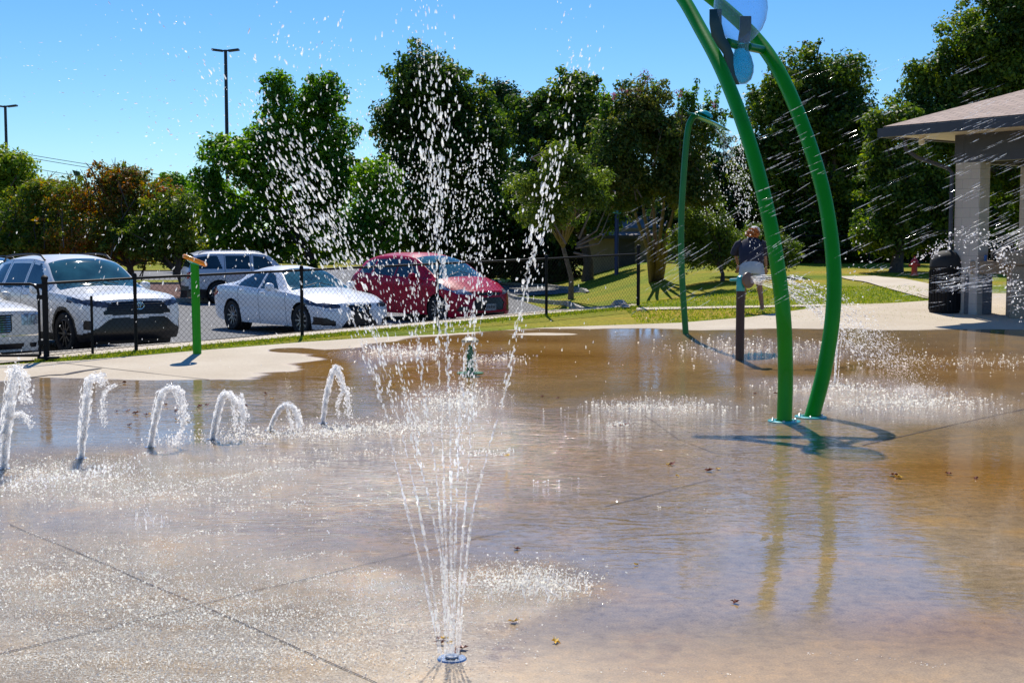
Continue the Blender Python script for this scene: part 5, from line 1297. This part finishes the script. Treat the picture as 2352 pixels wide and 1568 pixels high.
for si, s in enumerate(streams):
    Ys = g.y + (rg.uniform(-.25, .35) + .1) * np.linspace(0, 1, len(s)) ** 1.0
    pts = smooth_path([at(px, py, Ys[i]) for i, (px, py) in enumerate(s)], 260)
    pts[0].z = max(pts[0].z, g.z + .01)
    ropes = MB()
    brk = int(260 * .33)
    k = 0
    while k < 175:
        ln = 40 if k < 80 else int(rg.integers(6, 18)); seg = pts[k:k + ln + 1]
        if len(seg) > 2:
            rr = [(.0030 + .0012 * abs(math.sin(q * 1.1 + si)) + rg.uniform(0, .0012)) * (1.25 if k < 80 else .8) for q in range(len(seg))]
            if k >= 80: rr[0] = rr[-1] = .0006
            seg = [p - g + Vector((rg.normal(0, .0007 + .00002 * k), rg.normal(0, .001), 0)) for p in seg]
            ribbon(ropes, seg, [x * 1.35 for x in rr], .12, si)
        k += ln if k < 80 else ln + int(rg.integers(1, 4))
    ropes.build('jet', M['stream'], nf, kind='stuff')
    # drops along the jet
    for k in range(115, 260):
        h = k / 260; nn = (1 + (rg.uniform() < .5)) if h > .45 else int(rg.uniform() < .55)
        for _ in range(nn):
            sp = .005 + .075 * max(0, h - .35) ** 1.3
            p = np.array(pts[k]) + rg.normal(0, 1, 3) * np.array([sp, sp * 2.0, sp])
            d = np.array(pts[min(k + 2, 259)]) - np.array(pts[max(k - 2, 0)])
            parts.append((p, d, rg.uniform(.0016, .0048), rg.uniform(1.5, 3.6)))
P = np.array([p[0] for p in parts]); D_ = np.array([p[1] for p in parts]); r_ = np.array([p[2] for p in parts]); e_ = np.array([p[3] for p in parts])
acc = [drops(off(P, g), r_, D_, e_, seed=1)]
def cluster(c, a, b, n, ddir, r0, r1, el, Y=None, ysp=.3, seed=0):
    n = int(n * (.78 if n > 200 else 1)); r0 *= .9; r1 *= .85; el = (el[0] * 1.1, el[1] * 1.2)
    q = gauss_region(c, a, b, n, (Y or g.y + .2), ysp, np.random.default_rng(seed)); k = np.random.default_rng(seed + 1)
    d = np.array([ddir[0], 0, ddir[1]]) + k.normal(0, .12, (n, 3)); r = r0 + (r1 - r0) * k.uniform(size=n) ** 2.2
    acc.append(drops(off(q, g), r, d, k.uniform(el[0], el[1], n), seed=seed + 2))
# falling / spreading clouds (left plume, centre column, right column, sparse sky)
cluster((720, 480), (55, 105), (42, -16), 620, (-.45, 1), .0022, .008, (1.3, 3.2), seed=100)
cluster((690, 530), (90, 70), (80, -40), 560, (-.5, 1), .0018, .006, (1.2, 2.4), seed=103)
cluster((900, 420), (95, 60), (10, 110), 800, (-.1, 1), .0018, .0052, (1.1, 2.0), seed=106)
cluster((1000, 420), (30, 0), (0, 150), 380, (0, 1), .0022, .008, (1.4, 3.4), seed=109)
cluster((1085, 470), (48, 0), (0, 95), 560, (.03, 1), .0018, .0052, (1.1, 2.0), seed=112)
cluster((1110, 380), (35, 0), (0, 26), 70, (.03, 1), .002, .0045, (1, 1.5), seed=115)
cluster((1245, 500), (14, 0), (-25, 110), 150, (.1, 1), .0025, .0085, (1.4, 2.8), seed=118)
cluster((1320, 130), (38, 10), (0, 100), 80, (.1, 1), .0018, .0055, (1, 2.2), seed=121)
cluster((720, 130), (70, 20), (0, 80), 130, (.2, 1), .0018, .0065, (1, 2.4), seed=124)
cluster((470, 150), (110, 110), (60, -40), 120, (-.5, .9), .0015, .006, (1, 2.6), seed=127)
cluster((440, 330), (90, 40), (0, 60), 90, (.9, .15), .0018, .0055, (1, 1.8), seed=130)
cluster((200, 180), (130, 0), (0, 120), 110, (1, -.15), .0012, .0028, (1.5, 4), seed=133)
cluster((560, 240), (40, 60), (40, -20), 120, (-.6, .9), .0015, .005, (1, 2.2), seed=136)
cluster((980, 60), (45, 0), (0, 60), 30, (.05, 1), .002, .0065, (1.2, 2.6), seed=139)
cluster((420, 560), (170, 0), (0, 70), 170, (.35, 1), .0015, .0052, (1.4, 3.0), seed=142)
cluster((950, 690), (110, 0), (0, 80), 130, (-.08, 1), .0015, .0048, (1.5, 3.2), seed=145)
cluster((930, 930), (95, 0), (0, 90), 40, (-.1, 1), .0012, .0035, (1.6, 3.4), seed=148)
cluster((700, 1150), (45, 70), (20, 0), 34, (.3, 1), .002, .004, (1.2, 2.2), seed=151)
cluster((330, 760), (220, 0), (0, 90), 90, (.25, 1), .0012, .0036, (1.5, 3.2), seed=154)
cluster((1290, 760), (110, 0), (0, 80), 50, (.05, 1), .0015, .0036, (1.5, 3.0), seed=157)
V, Fc = join(acc); np_mesh('droplets', V, Fc, M['drop'], nf, smooth=True, kind='stuff')

# --- row of frothy jets on the left
def froth(path, Y, r0, n, seed, thick=1.0):
    rg = np.random.default_rng(seed); pts = smooth_path([at(px, py, Y + (dy if False else 0)) for (px, py, dy) in [(q[0], q[1], 0) for q in path]], 80)
    P = np.array([tuple(p) for p in pts]); idx = rg.integers(0, 80, n); t = idx / 79
    sp = r0 * (.50 + .75 * t ** 1.5)[:, None] * thick
    Q = P[idx] + rg.normal(0, .42, (n, 3)) * sp
    r = r0 * rg.uniform(.10, .34, n) * (1 - .25 * t)
    d = P[np.minimum(idx + 2, 79)] - P[np.maximum(idx - 2, 0)]
    return drops(Q, r, d, 1.0 + rg.uniform(.2, 2.6, n) * (1 - t) ** .6, jit=.3, seed=seed)
jets = [
 ('leftmost tall frothy ground jet, partly cut by the image edge', [[(8, 1078), (14, 1000), (22, 930), (35, 850), (50, 868), (62, 920)], [(22, 960), (50, 950), (70, 975)], [(16, 985), (-10, 1010)]], (8, 1076), .034),
 ('second frothy ground jet from the left, tall and nearly straight', [[(186, 1052), (193, 980), (200, 910), (206, 872), (228, 866), (235, 885)], [(262, 885), (240, 905), (236, 950), (240, 975)]], (187, 1052), .03),
 ('third frothy ground jet from the left, bent over in a wide hook', [[(345, 1026), (356, 970), (372, 905), (392, 892), (412, 900), (420, 940), (425, 965)], [(424, 965), (412, 995), (400, 1020)]], (345, 1026), .03),
 ('fourth frothy ground jet from the left with a ragged double curtain', [[(488, 1008), (500, 950), (515, 905), (535, 912), (552, 930), (560, 960)], [(555, 905), (560, 940), (552, 1010)], [(535, 920), (540, 980)]], (488, 1008), .03),
 ('fifth and lowest frothy ground jet, a small rounded arch', [[(620, 988), (636, 950), (655, 930), (672, 935), (684, 955), (688, 985)], [(660, 940), (672, 985)]], (620, 988), .025),
 ('rightmost frothy ground jet of the row, a narrow tall loop', [[(741, 972), (750, 910), (765, 855), (775, 845), (785, 880), (798, 905), (800, 950)], [(790, 890), (775, 930), (780, 955)]], (741, 972), .027)]
for k, (lab, paths, bpx, r0) in enumerate(jets):
    g = G(*bpx); o = empty('ground_jet', g, 0, lab, 'water jet', 'row of frothy ground jets'); ps = []
    for i, p in enumerate(paths):
        ps.append(froth(p, g.y, r0 * (1.35 if i == 0 else .8), 1100 if i == 0 else 260, 200 + k * 9 + i, 1.25 if i == 0 else 1.5))
        ps.append(froth(p, g.y, r0 * .30, 170, 260 + k * 9 + i, 4.2))
    # landing splash
    e = paths[-1][-1]; rg = np.random.default_rng(300 + k); n = 160; cx = G(min(max(e[0], 0), 2352), 1015 if k in (2, 3) else (1000 if k > 3 else 1085)) if k else G(60, 1115)
    Q = np.array(cx) + rg.normal(0, 1, (n, 3)) * np.array([.16, .2, .0]); Q[:, 2] = np.abs(rg.normal(0, .035, n)) + .004
    ps.append(drops(Q, rg.uniform(.002, .008, n), np.array([0, 0, 1.]), rg.uniform(1, 2, n), seed=330 + k))
    V, Fc = join(ps); np_mesh('froth', off(V, g), Fc, M['foam'], o, smooth=True, kind='stuff')
    core = MB(); cpth = smooth_path([at(p[0], p[1], g.y) for p in paths[0]], 60)
    for q in range(16):
        i0 = int(rg.integers(0, 22)) if q > 6 else 0; i1 = int(rg.integers(30, 60)) if q % 3 else int(rg.integers(18, 34)); ox, oy = rg.normal(0, .45) * r0, rg.normal(0, .45) * r0; seg = []
        for i in range(i0, i1):
            f = i / 60; seg.append(cpth[i] - g + Vector((ox * (1 + .8 * f) + rg.normal(0, .0015 + .004 * f), oy * (1 + f), rg.normal(0, .003 + .004 * f))))
        ribbon(core, seg, [r0 * (.10 + .22 * rg.uniform()) * (1 - .3 * k_ / len(seg)) for k_ in range(len(seg))], .5, q * 1.3)
    core.build('core', M['foam'], o, kind='stuff')
    mb = MB(); mb.lathe([(0, .004), (.04, .006), (.055, .003)], 20); mb.build('nozzle_plate', M['steel'], o)

# --- jet right of the arch
g = G(1919, 878); o = empty('ground_jet', g, 0, 'white ground jet just right of the arch blown sideways into mist', 'water jet'); ps = []
ps.append(froth([(1917, 880), (1921, 820), (1926, 755), (1932, 745)], g.y, .03, 500, 401, .7)); ps.append(froth([(1924, 880), (1929, 820), (1934, 765)], g.y, .018, 220, 402, .8))
rg = np.random.default_rng(403); n = 3800; t = rg.uniform(0, 1, n) ** .8
Q = np.array([W_(1935 + 190 * t[i] ** 1.1 + rg.normal(0, 16 + 16 * t[i]), 748 + 165 * t[i] ** 1.6 + rg.normal(0, 12 + 28 * t[i]), g.y + rg.normal(0, .25) - .9 * t[i]) for i in range(n)])
Q[:, 2] = np.maximum(Q[:, 2], [terrain(q[0], q[1]) + .004 for q in Q]); ps.append(drops(off(Q, (0, 0, 0)), rg.uniform(.0012, .0045, n), np.array([.5, 0, -1.]), rg.uniform(1, 2.2, n), hi=False, seed=404))
V, Fc = join(ps); np_mesh('froth', off(V, g), Fc, M['foam'], o, smooth=True)

# --- cannon spray (held by nothing: water leaves the nozzle)
o = empty('water_spray', cannon_o, 0, 'fan of water jets shooting right from the water cannon nozzle', 'water spray'); rp = MB(); rg = np.random.default_rng(410); ps = []
for k in range(7):
    v0 = Vector((3.9 + rg.uniform(-.5, .5), -1.0 + rg.uniform(-.5, .5), .25 - .22 * k + .55)); pts = []
    s = Vector((.03, -.04, .045 - .014 * k))
    for i in range(120):
        t = i / 119 * .62; pts.append(s + v0 * t + Vector((0, 0, -4.9 * t * t)))
    ribbon(rp, [p + Vector((0, 0, .003 * math.sin(i * .9 + k))) for i, p in enumerate(pts[:38])], [.010 * (.7 + .4 * abs(math.sin(i * .5 + k))) for i in range(38)], .3, k)
    for i in range(30, 119):
        for _ in range(4):
            sp = .01 + .07 * (i / 119) ** 1.5; p = np.array(pts[i]) + rg.normal(0, 1, 3) * sp
            ps.append((p, np.array(pts[i]) - np.array(pts[i - 1]), rg.uniform(.003, .011), rg.uniform(1, 2.3)))
V, Fc = drops(np.array([p[0] for p in ps]), np.array([p[2] for p in ps]), np.array([p[1] for p in ps]), np.array([p[3] for p in ps]), seed=5); np_mesh('droplets', V, Fc, M['drop'], o, smooth=True)
rp.build('jets', M['foam'], o)

# --- mushroom film
g = ms.location; o = empty('water_curtain', g, 0, 'thin curtain of drips falling around the mushroom fountain stem', 'water spray'); rg = np.random.default_rng(420); n = 700
a = rg.uniform(0, 2 * PI, n); z = rg.uniform(.02, .40, n); rad = .05 + .055 * (1 - z / .42) * rg.uniform(.6, 1.5, n)
V, Fc = drops(np.stack([rad * np.cos(a), rad * np.sin(a), z], 1), rg.uniform(.002, .006, n), np.array([0, 0, 1.]), rg.uniform(1, 2.5, n), seed=6); np_mesh('droplets', V, Fc, M['foam'], o, smooth=True)

# --- drips from the teal disc
g = dc; o = empty('water_curtain', g, 0, 'curved strands of water dripping from the right rim of the teal disc', 'water spray'); rg = np.random.default_rng(430); ps = []
for k in range(9):
    x0 = 1640 + k * 6.5; y0 = 286 + k * 3
    for i in range(90):
        t = i / 89; px = x0 + (24 + 2.5 * k) * t ** .7 + rg.normal(0, 1 + 5 * t); py = y0 + (90 + 24 * k) * t ** 1.3 + rg.normal(0, 2 + 4 * t)
        if rg.uniform() < 1.0 - .25 * t: ps.append(W_(px, py, Yc - .2 + rg.normal(0, .06)))
for i in range(260): ps.append(W_(rg.uniform(1610, 1750), rg.uniform(330, 520), Yc + rg.normal(0, .2)))
ps = np.array(ps); V, Fc = drops(off(ps, g), np.random.default_rng(1).uniform(.003, .011, len(ps)), np.array([.15, 0, -1.]), np.random.default_rng(2).uniform(1, 2.6, len(ps)), hi=False, seed=7); np_mesh('droplets', V, Fc, M['drop'], o, smooth=True)

# --- fine wind-blown streaks on the right
def streaks(cx, cy, sx, sy, n, ang, ln, rr, Y, seed, lab, mat=M['faint']):
    rg = np.random.default_rng(seed); ps = []; ds = []; els = []; rs = []
    k = 0
    while k < n:
        # bundle
        bx, by = cx + rg.uniform(-1, 1) * sx, cy + rg.uniform(-1, 1) * sy; m_ = int(rg.integers(2, 9)); yy = Y + rg.uniform(-.8, .8)
        for _ in range(m_):
            u = rg.normal(0, 26); v = rg.normal(0, 14); a_ = math.radians(ang + rg.normal(0, 2.5))
            px = bx + u * math.cos(a_) + v * math.sin(a_); py = by - u * math.sin(a_) + v * math.cos(a_)
            ps.append(W_(px, py, yy)); ds.append((math.cos(a_), 0, math.sin(a_))); r = rr * rg.uniform(.5, 1.3); rs.append(r); els.append(ln * rg.uniform(.5, 1.5) * .5 * yy / F / r); k += 1
    P = np.array(ps); o_ = tuple(P.mean(0)); V, Fc = drops(off(P, o_), np.array(rs), np.array(ds), np.array(els), seed=seed)
    ob = np_mesh('water_spray', V, Fc, mat, None, smooth=True); ob.location = o_
    tag(ob, lab, 'water spray', kind='stuff'); return ob
streaks(2060, 390, 310, 260, 340, 24, 38, .0030, 9.5, 501, 'fine diagonal streaks of wind blown spray across the arch and pavilion')
streaks(1640, 590, 190, 120, 130, 32, 38, .0026, 9.5, 502, 'faint diagonal streaks of spray in front of the lawn and myrtle')
streaks(2230, 655, 120, 20, 150, 8, 34, .0036, 11.5, 503, 'dense nearly level spray shooting in front of the black bin')
streaks(2290, 520, 80, 70, 60, 25, 42, .0036, 11.5, 504, 'bright slanting spray in front of the pavilion column', M['stream'])
# arcs of drops on the right
rg = np.random.default_rng(510); ps = []
for (pts, n, s) in [([(2352, 700), (2320, 640), (2290, 575), (2250, 540), (2200, 535), (2150, 570), (2100, 600)], 240, 8), ([(2345, 720), (2330, 640), (2310, 590), (2270, 560), (2190, 560), (2130, 590)], 170, 10), ([(2240, 600), (2200, 640), (2190, 670)], 60, 14), ([(1950, 560), (1960, 600), (1975, 640), (1960, 680)], 70, 34), ([(2352, 560), (2320, 570), (2290, 600)], 90, 14)]:
    sp2 = smooth_path([Vector((p[0], p[1], 0)) for p in pts], 60)
    for i in range(n):
        q = sp2[rg.integers(0, 60)]; ps.append(W_(q.x + rg.normal(0, s), q.y + rg.normal(0, s), 15.5 + rg.normal(0, .3)))
ps = np.array(ps); oo = ps.mean(0); V, Fc = drops(ps - oo, rg.uniform(.003, .013, len(ps)) ** 1.0, None, rg.uniform(1, 1.6, len(ps)), seed=8)
ob = np_mesh('water_spray', V, Fc, M['drop'], None, smooth=True); ob.location = tuple(oo); tag(ob, 'high arc of round white drops in front of the bin and column', 'water spray', kind='stuff')

# --- splash beads dancing on the pad, the left foreground set imitating sun glitter
def beads(regions, name, lab, seed, r0, r1, hmax=.03):
    rg = np.random.default_rng(seed); ps = []
    for (cx, cy, sx, sy, n) in regions:
        n = int(n * 2.2)
        for _ in range(n):
            px, py = cx + rg.normal(0, sx), cy + rg.normal(0, sy)
            if py < 770: continue
            q = G2(px, py); ps.append((q[0], q[1], q[2] + abs(rg.normal(0, hmax * .4)) + .002))
    ps = np.array(ps); dist = ps[:, 1]; r = (r0 + (r1 - r0) * rg.uniform(0, 1, len(ps)) ** 2) * 1.9 * np.clip(dist / 8, .7, 2.0)
    V, Fc = drops(ps, r, None, rg.uniform(1, 1.7, len(ps)), hi=False, jit=.35, seed=seed)
    return np_mesh(name, V, Fc, M['bead'], None, smooth=False, label=lab, cat='water splash', kind='stuff')
def G2(px, py):
    r = ray(px, py); Y = EYE / (-r.z / r.y)
    if Y > 16.4:
        p = G(px, py); return (p.x, p.y, p.z)
    return (r.x * Y / r.y, Y, 0.0)
beads([(560, 1420, 260, 70, 2600), (180, 1340, 190, 80, 2200), (330, 1130, 210, 40, 900), (120, 1090, 110, 22, 600), (250, 1520, 260, 40, 1300), (700, 1500, 200, 40, 900)], 'water_splash', 'white splash beads imitating sun glitter over the left foreground of the pad', 601, .0011, .0032)  # bright white flakes scattered here to imitate sun glitter on the splashed concrete
beads([(1190, 1345, 75, 25, 1100), (1260, 1350, 45, 18, 300)], 'water_splash', 'low ragged splash right of the near fountain', 602, .0011, .0036, .09)
beads([(1040, 925, 45, 20, 480), (1090, 900, 30, 12, 90), (950, 985, 60, 10, 250), (830, 990, 60, 8, 400), (660, 1000, 90, 8, 300)], 'water_splash', 'misty white splash beyond the near fountain', 603, .0012, .0032, .08)
beads([(1510, 935, 80, 12, 300), (1420, 975, 14, 4, 70)], 'water_splash', 'thin sparkling splash patch left of the arch legs', 604, .0014, .0030, .018)
beads([(2080, 925, 95, 14, 480), (1900, 890, 70, 10, 260), (2250, 830, 120, 12, 200)], 'water_splash', 'white sparkling splash patch right of the arch legs', 605, .0014, .0034, .03)
beads([(920, 810, 50, 8, 260), (1130, 825, 40, 5, 90), (1750, 800, 110, 14, 260)], 'water_splash', 'far misty splash around the mushroom fountain and cannon', 606, .002, .004, .05)

# sun glints on wavelet crests, shaped as strings of white beads
rg = np.random.default_rng(650); ps = []
for (x0, y0, x1, y1, n, sag) in [(180, 1150, 470, 1110, 260, 8), (380, 1075, 820, 1055, 320, -6), (450, 1110, 760, 1070, 300, -8), (250, 1130, 620, 1080, 220, 5), (120, 1060, 420, 1035, 220, 4), (560, 1040, 1150, 1030, 220, 4), (700, 1015, 1100, 1005, 160, 3), (480, 1185, 700, 1150, 160, -6), (500, 1060, 900, 1035, 260, -4), (1060, 1040, 1180, 1038, 110, 2), (1060, 1078, 1085, 1077, 30, 0), (330, 1250, 560, 1215, 200, -5), (560, 1300, 800, 1270, 240, -6), (620, 1345, 900, 1310, 240, -6), (150, 1290, 420, 1240, 220, -6), (1210, 1105, 1330, 1100, 20, 2), (1450, 1150, 1700, 1170, 16, 6), (1980, 905, 2200, 935, 180, 6), (1350, 925, 1640, 930, 200, 5), (1850, 1500, 2200, 1530, 60, 0), (1250, 1540, 1700, 1550, 60, 0)]:
    for _ in range(int(n * .6)):
        t = rg.uniform(); q = G2(x0 + (x1 - x0) * t, y0 + (y1 - y0) * t + sag * 4 * t * (1 - t) + rg.normal(0, 3.0) + 4 * math.sin(t * 14 + x0)); ps.append((q[0], q[1], q[2] + .004))
ps = np.array(ps); V, Fc = drops(ps, rg.uniform(.0018, .0048, len(ps)) * np.clip(ps[:, 1] / 9, .7, 1.4), np.array([1., 0, 0]), rg.uniform(1, 1.8, len(ps)), hi=False, jit=.3, seed=651)
np_mesh('water_splash', V, Fc, M['bead'], None, label='strings of white beads standing in for sun glints on the wet pad', cat='water splash', kind='stuff')
# crown splash sheets: short spikes
rg = np.random.default_rng(620); mb = MB()
for k in range(150):
    c = rg.choice(3, p=[.55, .3, .15]); cx, cy, sx, sy, hh = [(1230, 1352, 70, 18, .07), (1045, 935, 50, 14, .09), (330, 1200, 30, 8, .06)][c]
    q = Vector(G2(cx + rg.normal(0, sx), cy + rg.normal(0, sy))); h = hh * rg.uniform(.3, 1.2); ln = Vector((rg.normal(0, .4), rg.normal(0, .4), 1)) * h
    ribbon(mb, [q, q + ln * .5, q + ln], [.005, .003, .0008])
o = mb.build('water_splash', M['stream'], None, label='small upright splash spikes where the falling drops strike the pad', cat='water splash', kind='stuff')

# ------------------------------------------------------------------ fallen leaves
def leaf_mesh(seed):
    r = random.Random(seed); vs = []; n = 15
    for i in range(n):
        a = 2 * PI * i / n; rad = .028 * (1.0 + .45 * math.cos(5 * a)) * (1 + r.uniform(-.12, .12)); vs.append((rad * math.cos(a), rad * math.sin(a) * .8, .006 + r.uniform(0, .012)))
    vs.append((0, 0, .004)); fs = [(i, (i + 1) % n, n) for i in range(n)]
    vs += [(-.05, .002, .006), (-.05, -.002, .006), (-.02, 0, .006)]; fs.append((n + 1, n + 2, n + 3))
    me_ = bpy.data.meshes.new('fallen_leaf'); me_.from_pydata(vs, [], fs); return me_
lr = [leaf_mesh(i) for i in range(3)]; ly = [leaf_mesh(i + 9) for i in range(3)]
for m_ in lr: m_.materials.append(M['leafdry_r'])
for m_ in ly: m_.materials.append(M['leafdry_y'])
yl = [(427, 932), (344, 952), (405, 966), (415, 948), (625, 917), (430, 965), (1650, 1079), (1460, 1298), (1180, 1430), (1275, 1475), (2062, 1098), (1035, 1478), (905, 885), (1535, 1068), (1555, 1094), (1165, 1048), (1020, 1470)]
rd = [(268, 946), (312, 950), (335, 954), (296, 945), (380, 930), (475, 932), (460, 935), (560, 933), (405, 945), (297, 978), (284, 880), (1008, 1468), (1012, 1480), (1186, 1262), (1062, 1492), (1735, 905), (1785, 905), (1545, 1068), (1630, 1083), (2050, 1093), (2240, 1100), (1690, 1385), (1050, 1500), (1425, 978), (1410, 980), (1440, 976), (2180, 1090), (610, 905), (1280, 915), (1245, 912)]
for lst, meshes, lab, grp in ((yl, ly, 'yellow fallen leaf lying flat on the wet concrete', 'yellow fallen leaves on the pad'), (rd, lr, 'curled red-brown fallen leaf lying on the wet concrete', 'red-brown fallen leaves on the pad')):
    for k, (px, py) in enumerate(lst):
        q = Vector(G2(px, py)); o = bpy.data.objects.new('fallen_leaf', meshes[k % 3]); col.objects.link(o); o.location = q + Vector((0, 0, .002)); s = random.uniform(.8, 1.5) * (.85 if q.y > 9 else .6)
        o.scale = (s, s, s * 1.4); o.rotation_euler = (random.uniform(-.3, .3), random.uniform(-.3, .3), random.uniform(0, 6)); tag(o, lab, 'leaf', grp)

# ------------------------------------------------------------------ person bending on the lawn
gP = G(1725, 712); pr = empty('person', gP, 0, 'red haired person in navy shirt, pale shorts and cream cap bending forward on the lawn', 'person'); pr.scale = (1.08,) * 3
def skin(name, verts, edges, radii, m, parent, sub=2, root_i=0):
    me_ = bpy.data.meshes.new(name); me_.from_pydata(verts, edges, []); o = bpy.data.objects.new(name, me_); col.objects.link(o); o.parent = parent
    sk = o.modifiers.new('skin', 'SKIN'); sk.use_smooth_shade = True
    if not me_.skin_vertices: 
        me_.attributes if False else None
    d_ = me_.skin_vertices[0].data if me_.skin_vertices else None
    for i, r in enumerate(radii):
        rx, ry = r if isinstance(r, tuple) else (r, r); d_[i].radius = (rx, ry); d_[i].use_root = (i == root_i)
    ss = o.modifiers.new('sub', 'SUBSURF'); ss.levels = ss.render_levels = sub
    me_.materials.append(m); return o
# local: x right, y away from camera, z up
bv = [(0, 0, .88), (.0, .06, 1.02), (.02, .14, 1.18), (.03, .22, 1.32), (.05, .28, 1.42), (.09, .33, 1.50), (.11, .36, 1.56),     # pelvis..head 0-6
      (-.11, 0, .82), (-.15, .01, .47), (-.17, -.02, .09), (-.17, -.05, .04), (-.20, -.14 + .25, .03),                 # left leg 7-11
      (.12, 0, .82), (.17, .03, .47), (.22, 0, .09), (.22, -.03, .04), (.25, .12, .03),                     # right leg 12-16
      (-.18, .24, 1.33), (-.26, .34, 1.10), (-.20, .44, .90),                                                      # left arm 17-19
      (.24, .24, 1.33), (.33, .32, 1.08), (.37, .40, .86)]                                                         # right arm 20-22
be = [(0, 1), (1, 2), (2, 3), (3, 4), (4, 5), (5, 6), (0, 7), (7, 8), (8, 9), (9, 10), (10, 11), (0, 12), (12, 13), (13, 14), (14, 15), (15, 16), (3, 17), (17, 18), (18, 19), (3, 20), (20, 21), (21, 22)]
br = [(.17, .14), (.16, .13), (.18, .13), (.16, .11), (.055, .055), (.08, .09), (.075, .085), (.11, .11), (.062, .062), (.042, .042), .04, .03, (.11, .11), (.062, .062), (.042, .042), .04, .03, .06, .042, .028, .06, .042, .028]
body = skin('body', bv, be, br, M['skin'], pr, 2)
# shirt and shorts: lofted rings
def loft(mb, rings, n=24):
    b0 = len(mb.v)
    for (cx, cy, cz, rx, ry, tl) in rings:
        for k in range(n):
            a = 2 * PI * k / n; f = 1 + .035 * math.sin(5 * a + cz * 9) ; x, y = rx * math.cos(a) * f, ry * math.sin(a) * f
            mb.v.append((cx + x, cy + y * math.cos(tl), cz - y * math.sin(tl)))
    for i in range(len(rings) - 1):
        for k in range(n): mb.f.append((b0 + i * n + k, b0 + i * n + (k + 1) % n, b0 + (i + 1) * n + (k + 1) % n, b0 + (i + 1) * n + k))
mb = MB(); loft(mb, [(.0, .03, .88, .225, .175, .1), (.0, .04, .96, .245, .19, .15), (.01, .09, 1.08, .25, .19, .3), (.015, .15, 1.20, .25, .17, .4), (.02, .21, 1.31, .235, .14, .5), (.03, .25, 1.385, .185, .11, .6), (.04, .28, 1.43, .10, .08, .6), (.045, .29, 1.45, .06, .06, .6)])
for (pts_) in ([(-.15, .22, 1.36), (-.215, .25, 1.31), (-.27, .29, 1.20), (-.29, .32, 1.11)], [(.19, .22, 1.36), (.255, .25, 1.31), (.32, .29, 1.20), (.34, .32, 1.11)]): mb.tube(pts_, [.075, .095, .092, .09], 14, cap=False)
mb.build('shirt', M['shirt'], pr)
mb = MB(); loft(mb, [(0, .02, .965, .21, .17, .1), (0, .01, .88, .24, .19, .05), (0, .0, .80, .245, .185, 0), (0, .0, .74, .235, .165, 0)])
mb.tube([(-.115, 0, .84), (-.13, 0, .72), (-.145, .0, .60)], [.13, .128, .125], 16); mb.tube([(.12, 0, .84), (.14, 0, .72), (.155, .01, .60)], [.13, .128, .125], 16); mb.build('shorts', M['shorts'], pr)
for (x, y) in ((-.17, -.03), (.22, -.01)):
    skin('shoe', [(x, y - .04, .05), (x - .0, y + .05, .045), (x + (.03 if x > 0 else -.03), y + .16, .035)], [(0, 1), (1, 2)], [(.05, .05), (.052, .045), (.045, .03)], M['shoe'], pr, 1)
# hair: curly bun of small blobs
rg = np.random.default_rng(70); n = 240; dd = rg.normal(size=(n, 3)); dd /= np.linalg.norm(dd, axis=1)[:, None]
Q = np.array([.06, .27, 1.53]) + dd * np.array([.12, .09, .11]) * rg.uniform(.75, 1.05, (n, 1)); V, Fc = drops(Q, rg.uniform(.018, .034, n), None, rg.uniform(1, 1.8, n), seed=71); np_mesh('hair', V, Fc, M['hair'], pr, smooth=True)
mb = MB(); Mh = Matrix.Rotation(math.radians(-35), 3, 'X') @ Matrix.Rotation(math.radians(20), 3, 'Y'); mb.lathe([(.108, 0), (.108, .03), (.095, .07), (.06, .10), (0, .115)], 20, M=Mh, o=(.115, .345, 1.575)); mb.build('cap', M['cap'], pr)
# hands with fingers
for (hx, hy, hz, sg) in ((-.20, .44, .90, 1), (.37, .40, .86, -1)):
    vs = [(hx, hy, hz), (hx, hy + .02, hz - .06), (hx + sg * .0, hy + .03, hz - .10)]; ed = [(0, 1), (1, 2)]; rd_ = [(.024, .018), (.032, .018), (.03, .015)]
    for f in range(4):
        k = len(vs); ox = (f - 1.5) * .018; ln = (.9, 1, .95, .75)[f] * .04
        vs += [(hx + ox, hy + .035, hz - .105), (hx + ox, hy + .045, hz - .105 - ln), (hx + ox, hy + .06, hz - .105 - 1.7 * ln)]; ed += [(2, k), (k, k + 1), (k + 1, k + 2)]; rd_ += [.009, .0085, .007]
    k = len(vs); vs += [(hx + sg * .035, hy + .03, hz - .06), (hx + sg * .045, hy + .05, hz - .09)]; ed += [(1, k), (k, k + 1)]; rd_ += [.010, .008]
    skin('hand', vs, ed, rd_, M['skin'], pr, 1)
o = MB().lathe([(0, -.08), (.05, -.07), (.07, 0), (.05, .07), (0, .08)], 14).build('toy_bag', M['toy'], None); o.location = gP + Vector((.08, .42, .60)); tag(o, 'small red bag dangling between the legs of the bending person', 'bag')
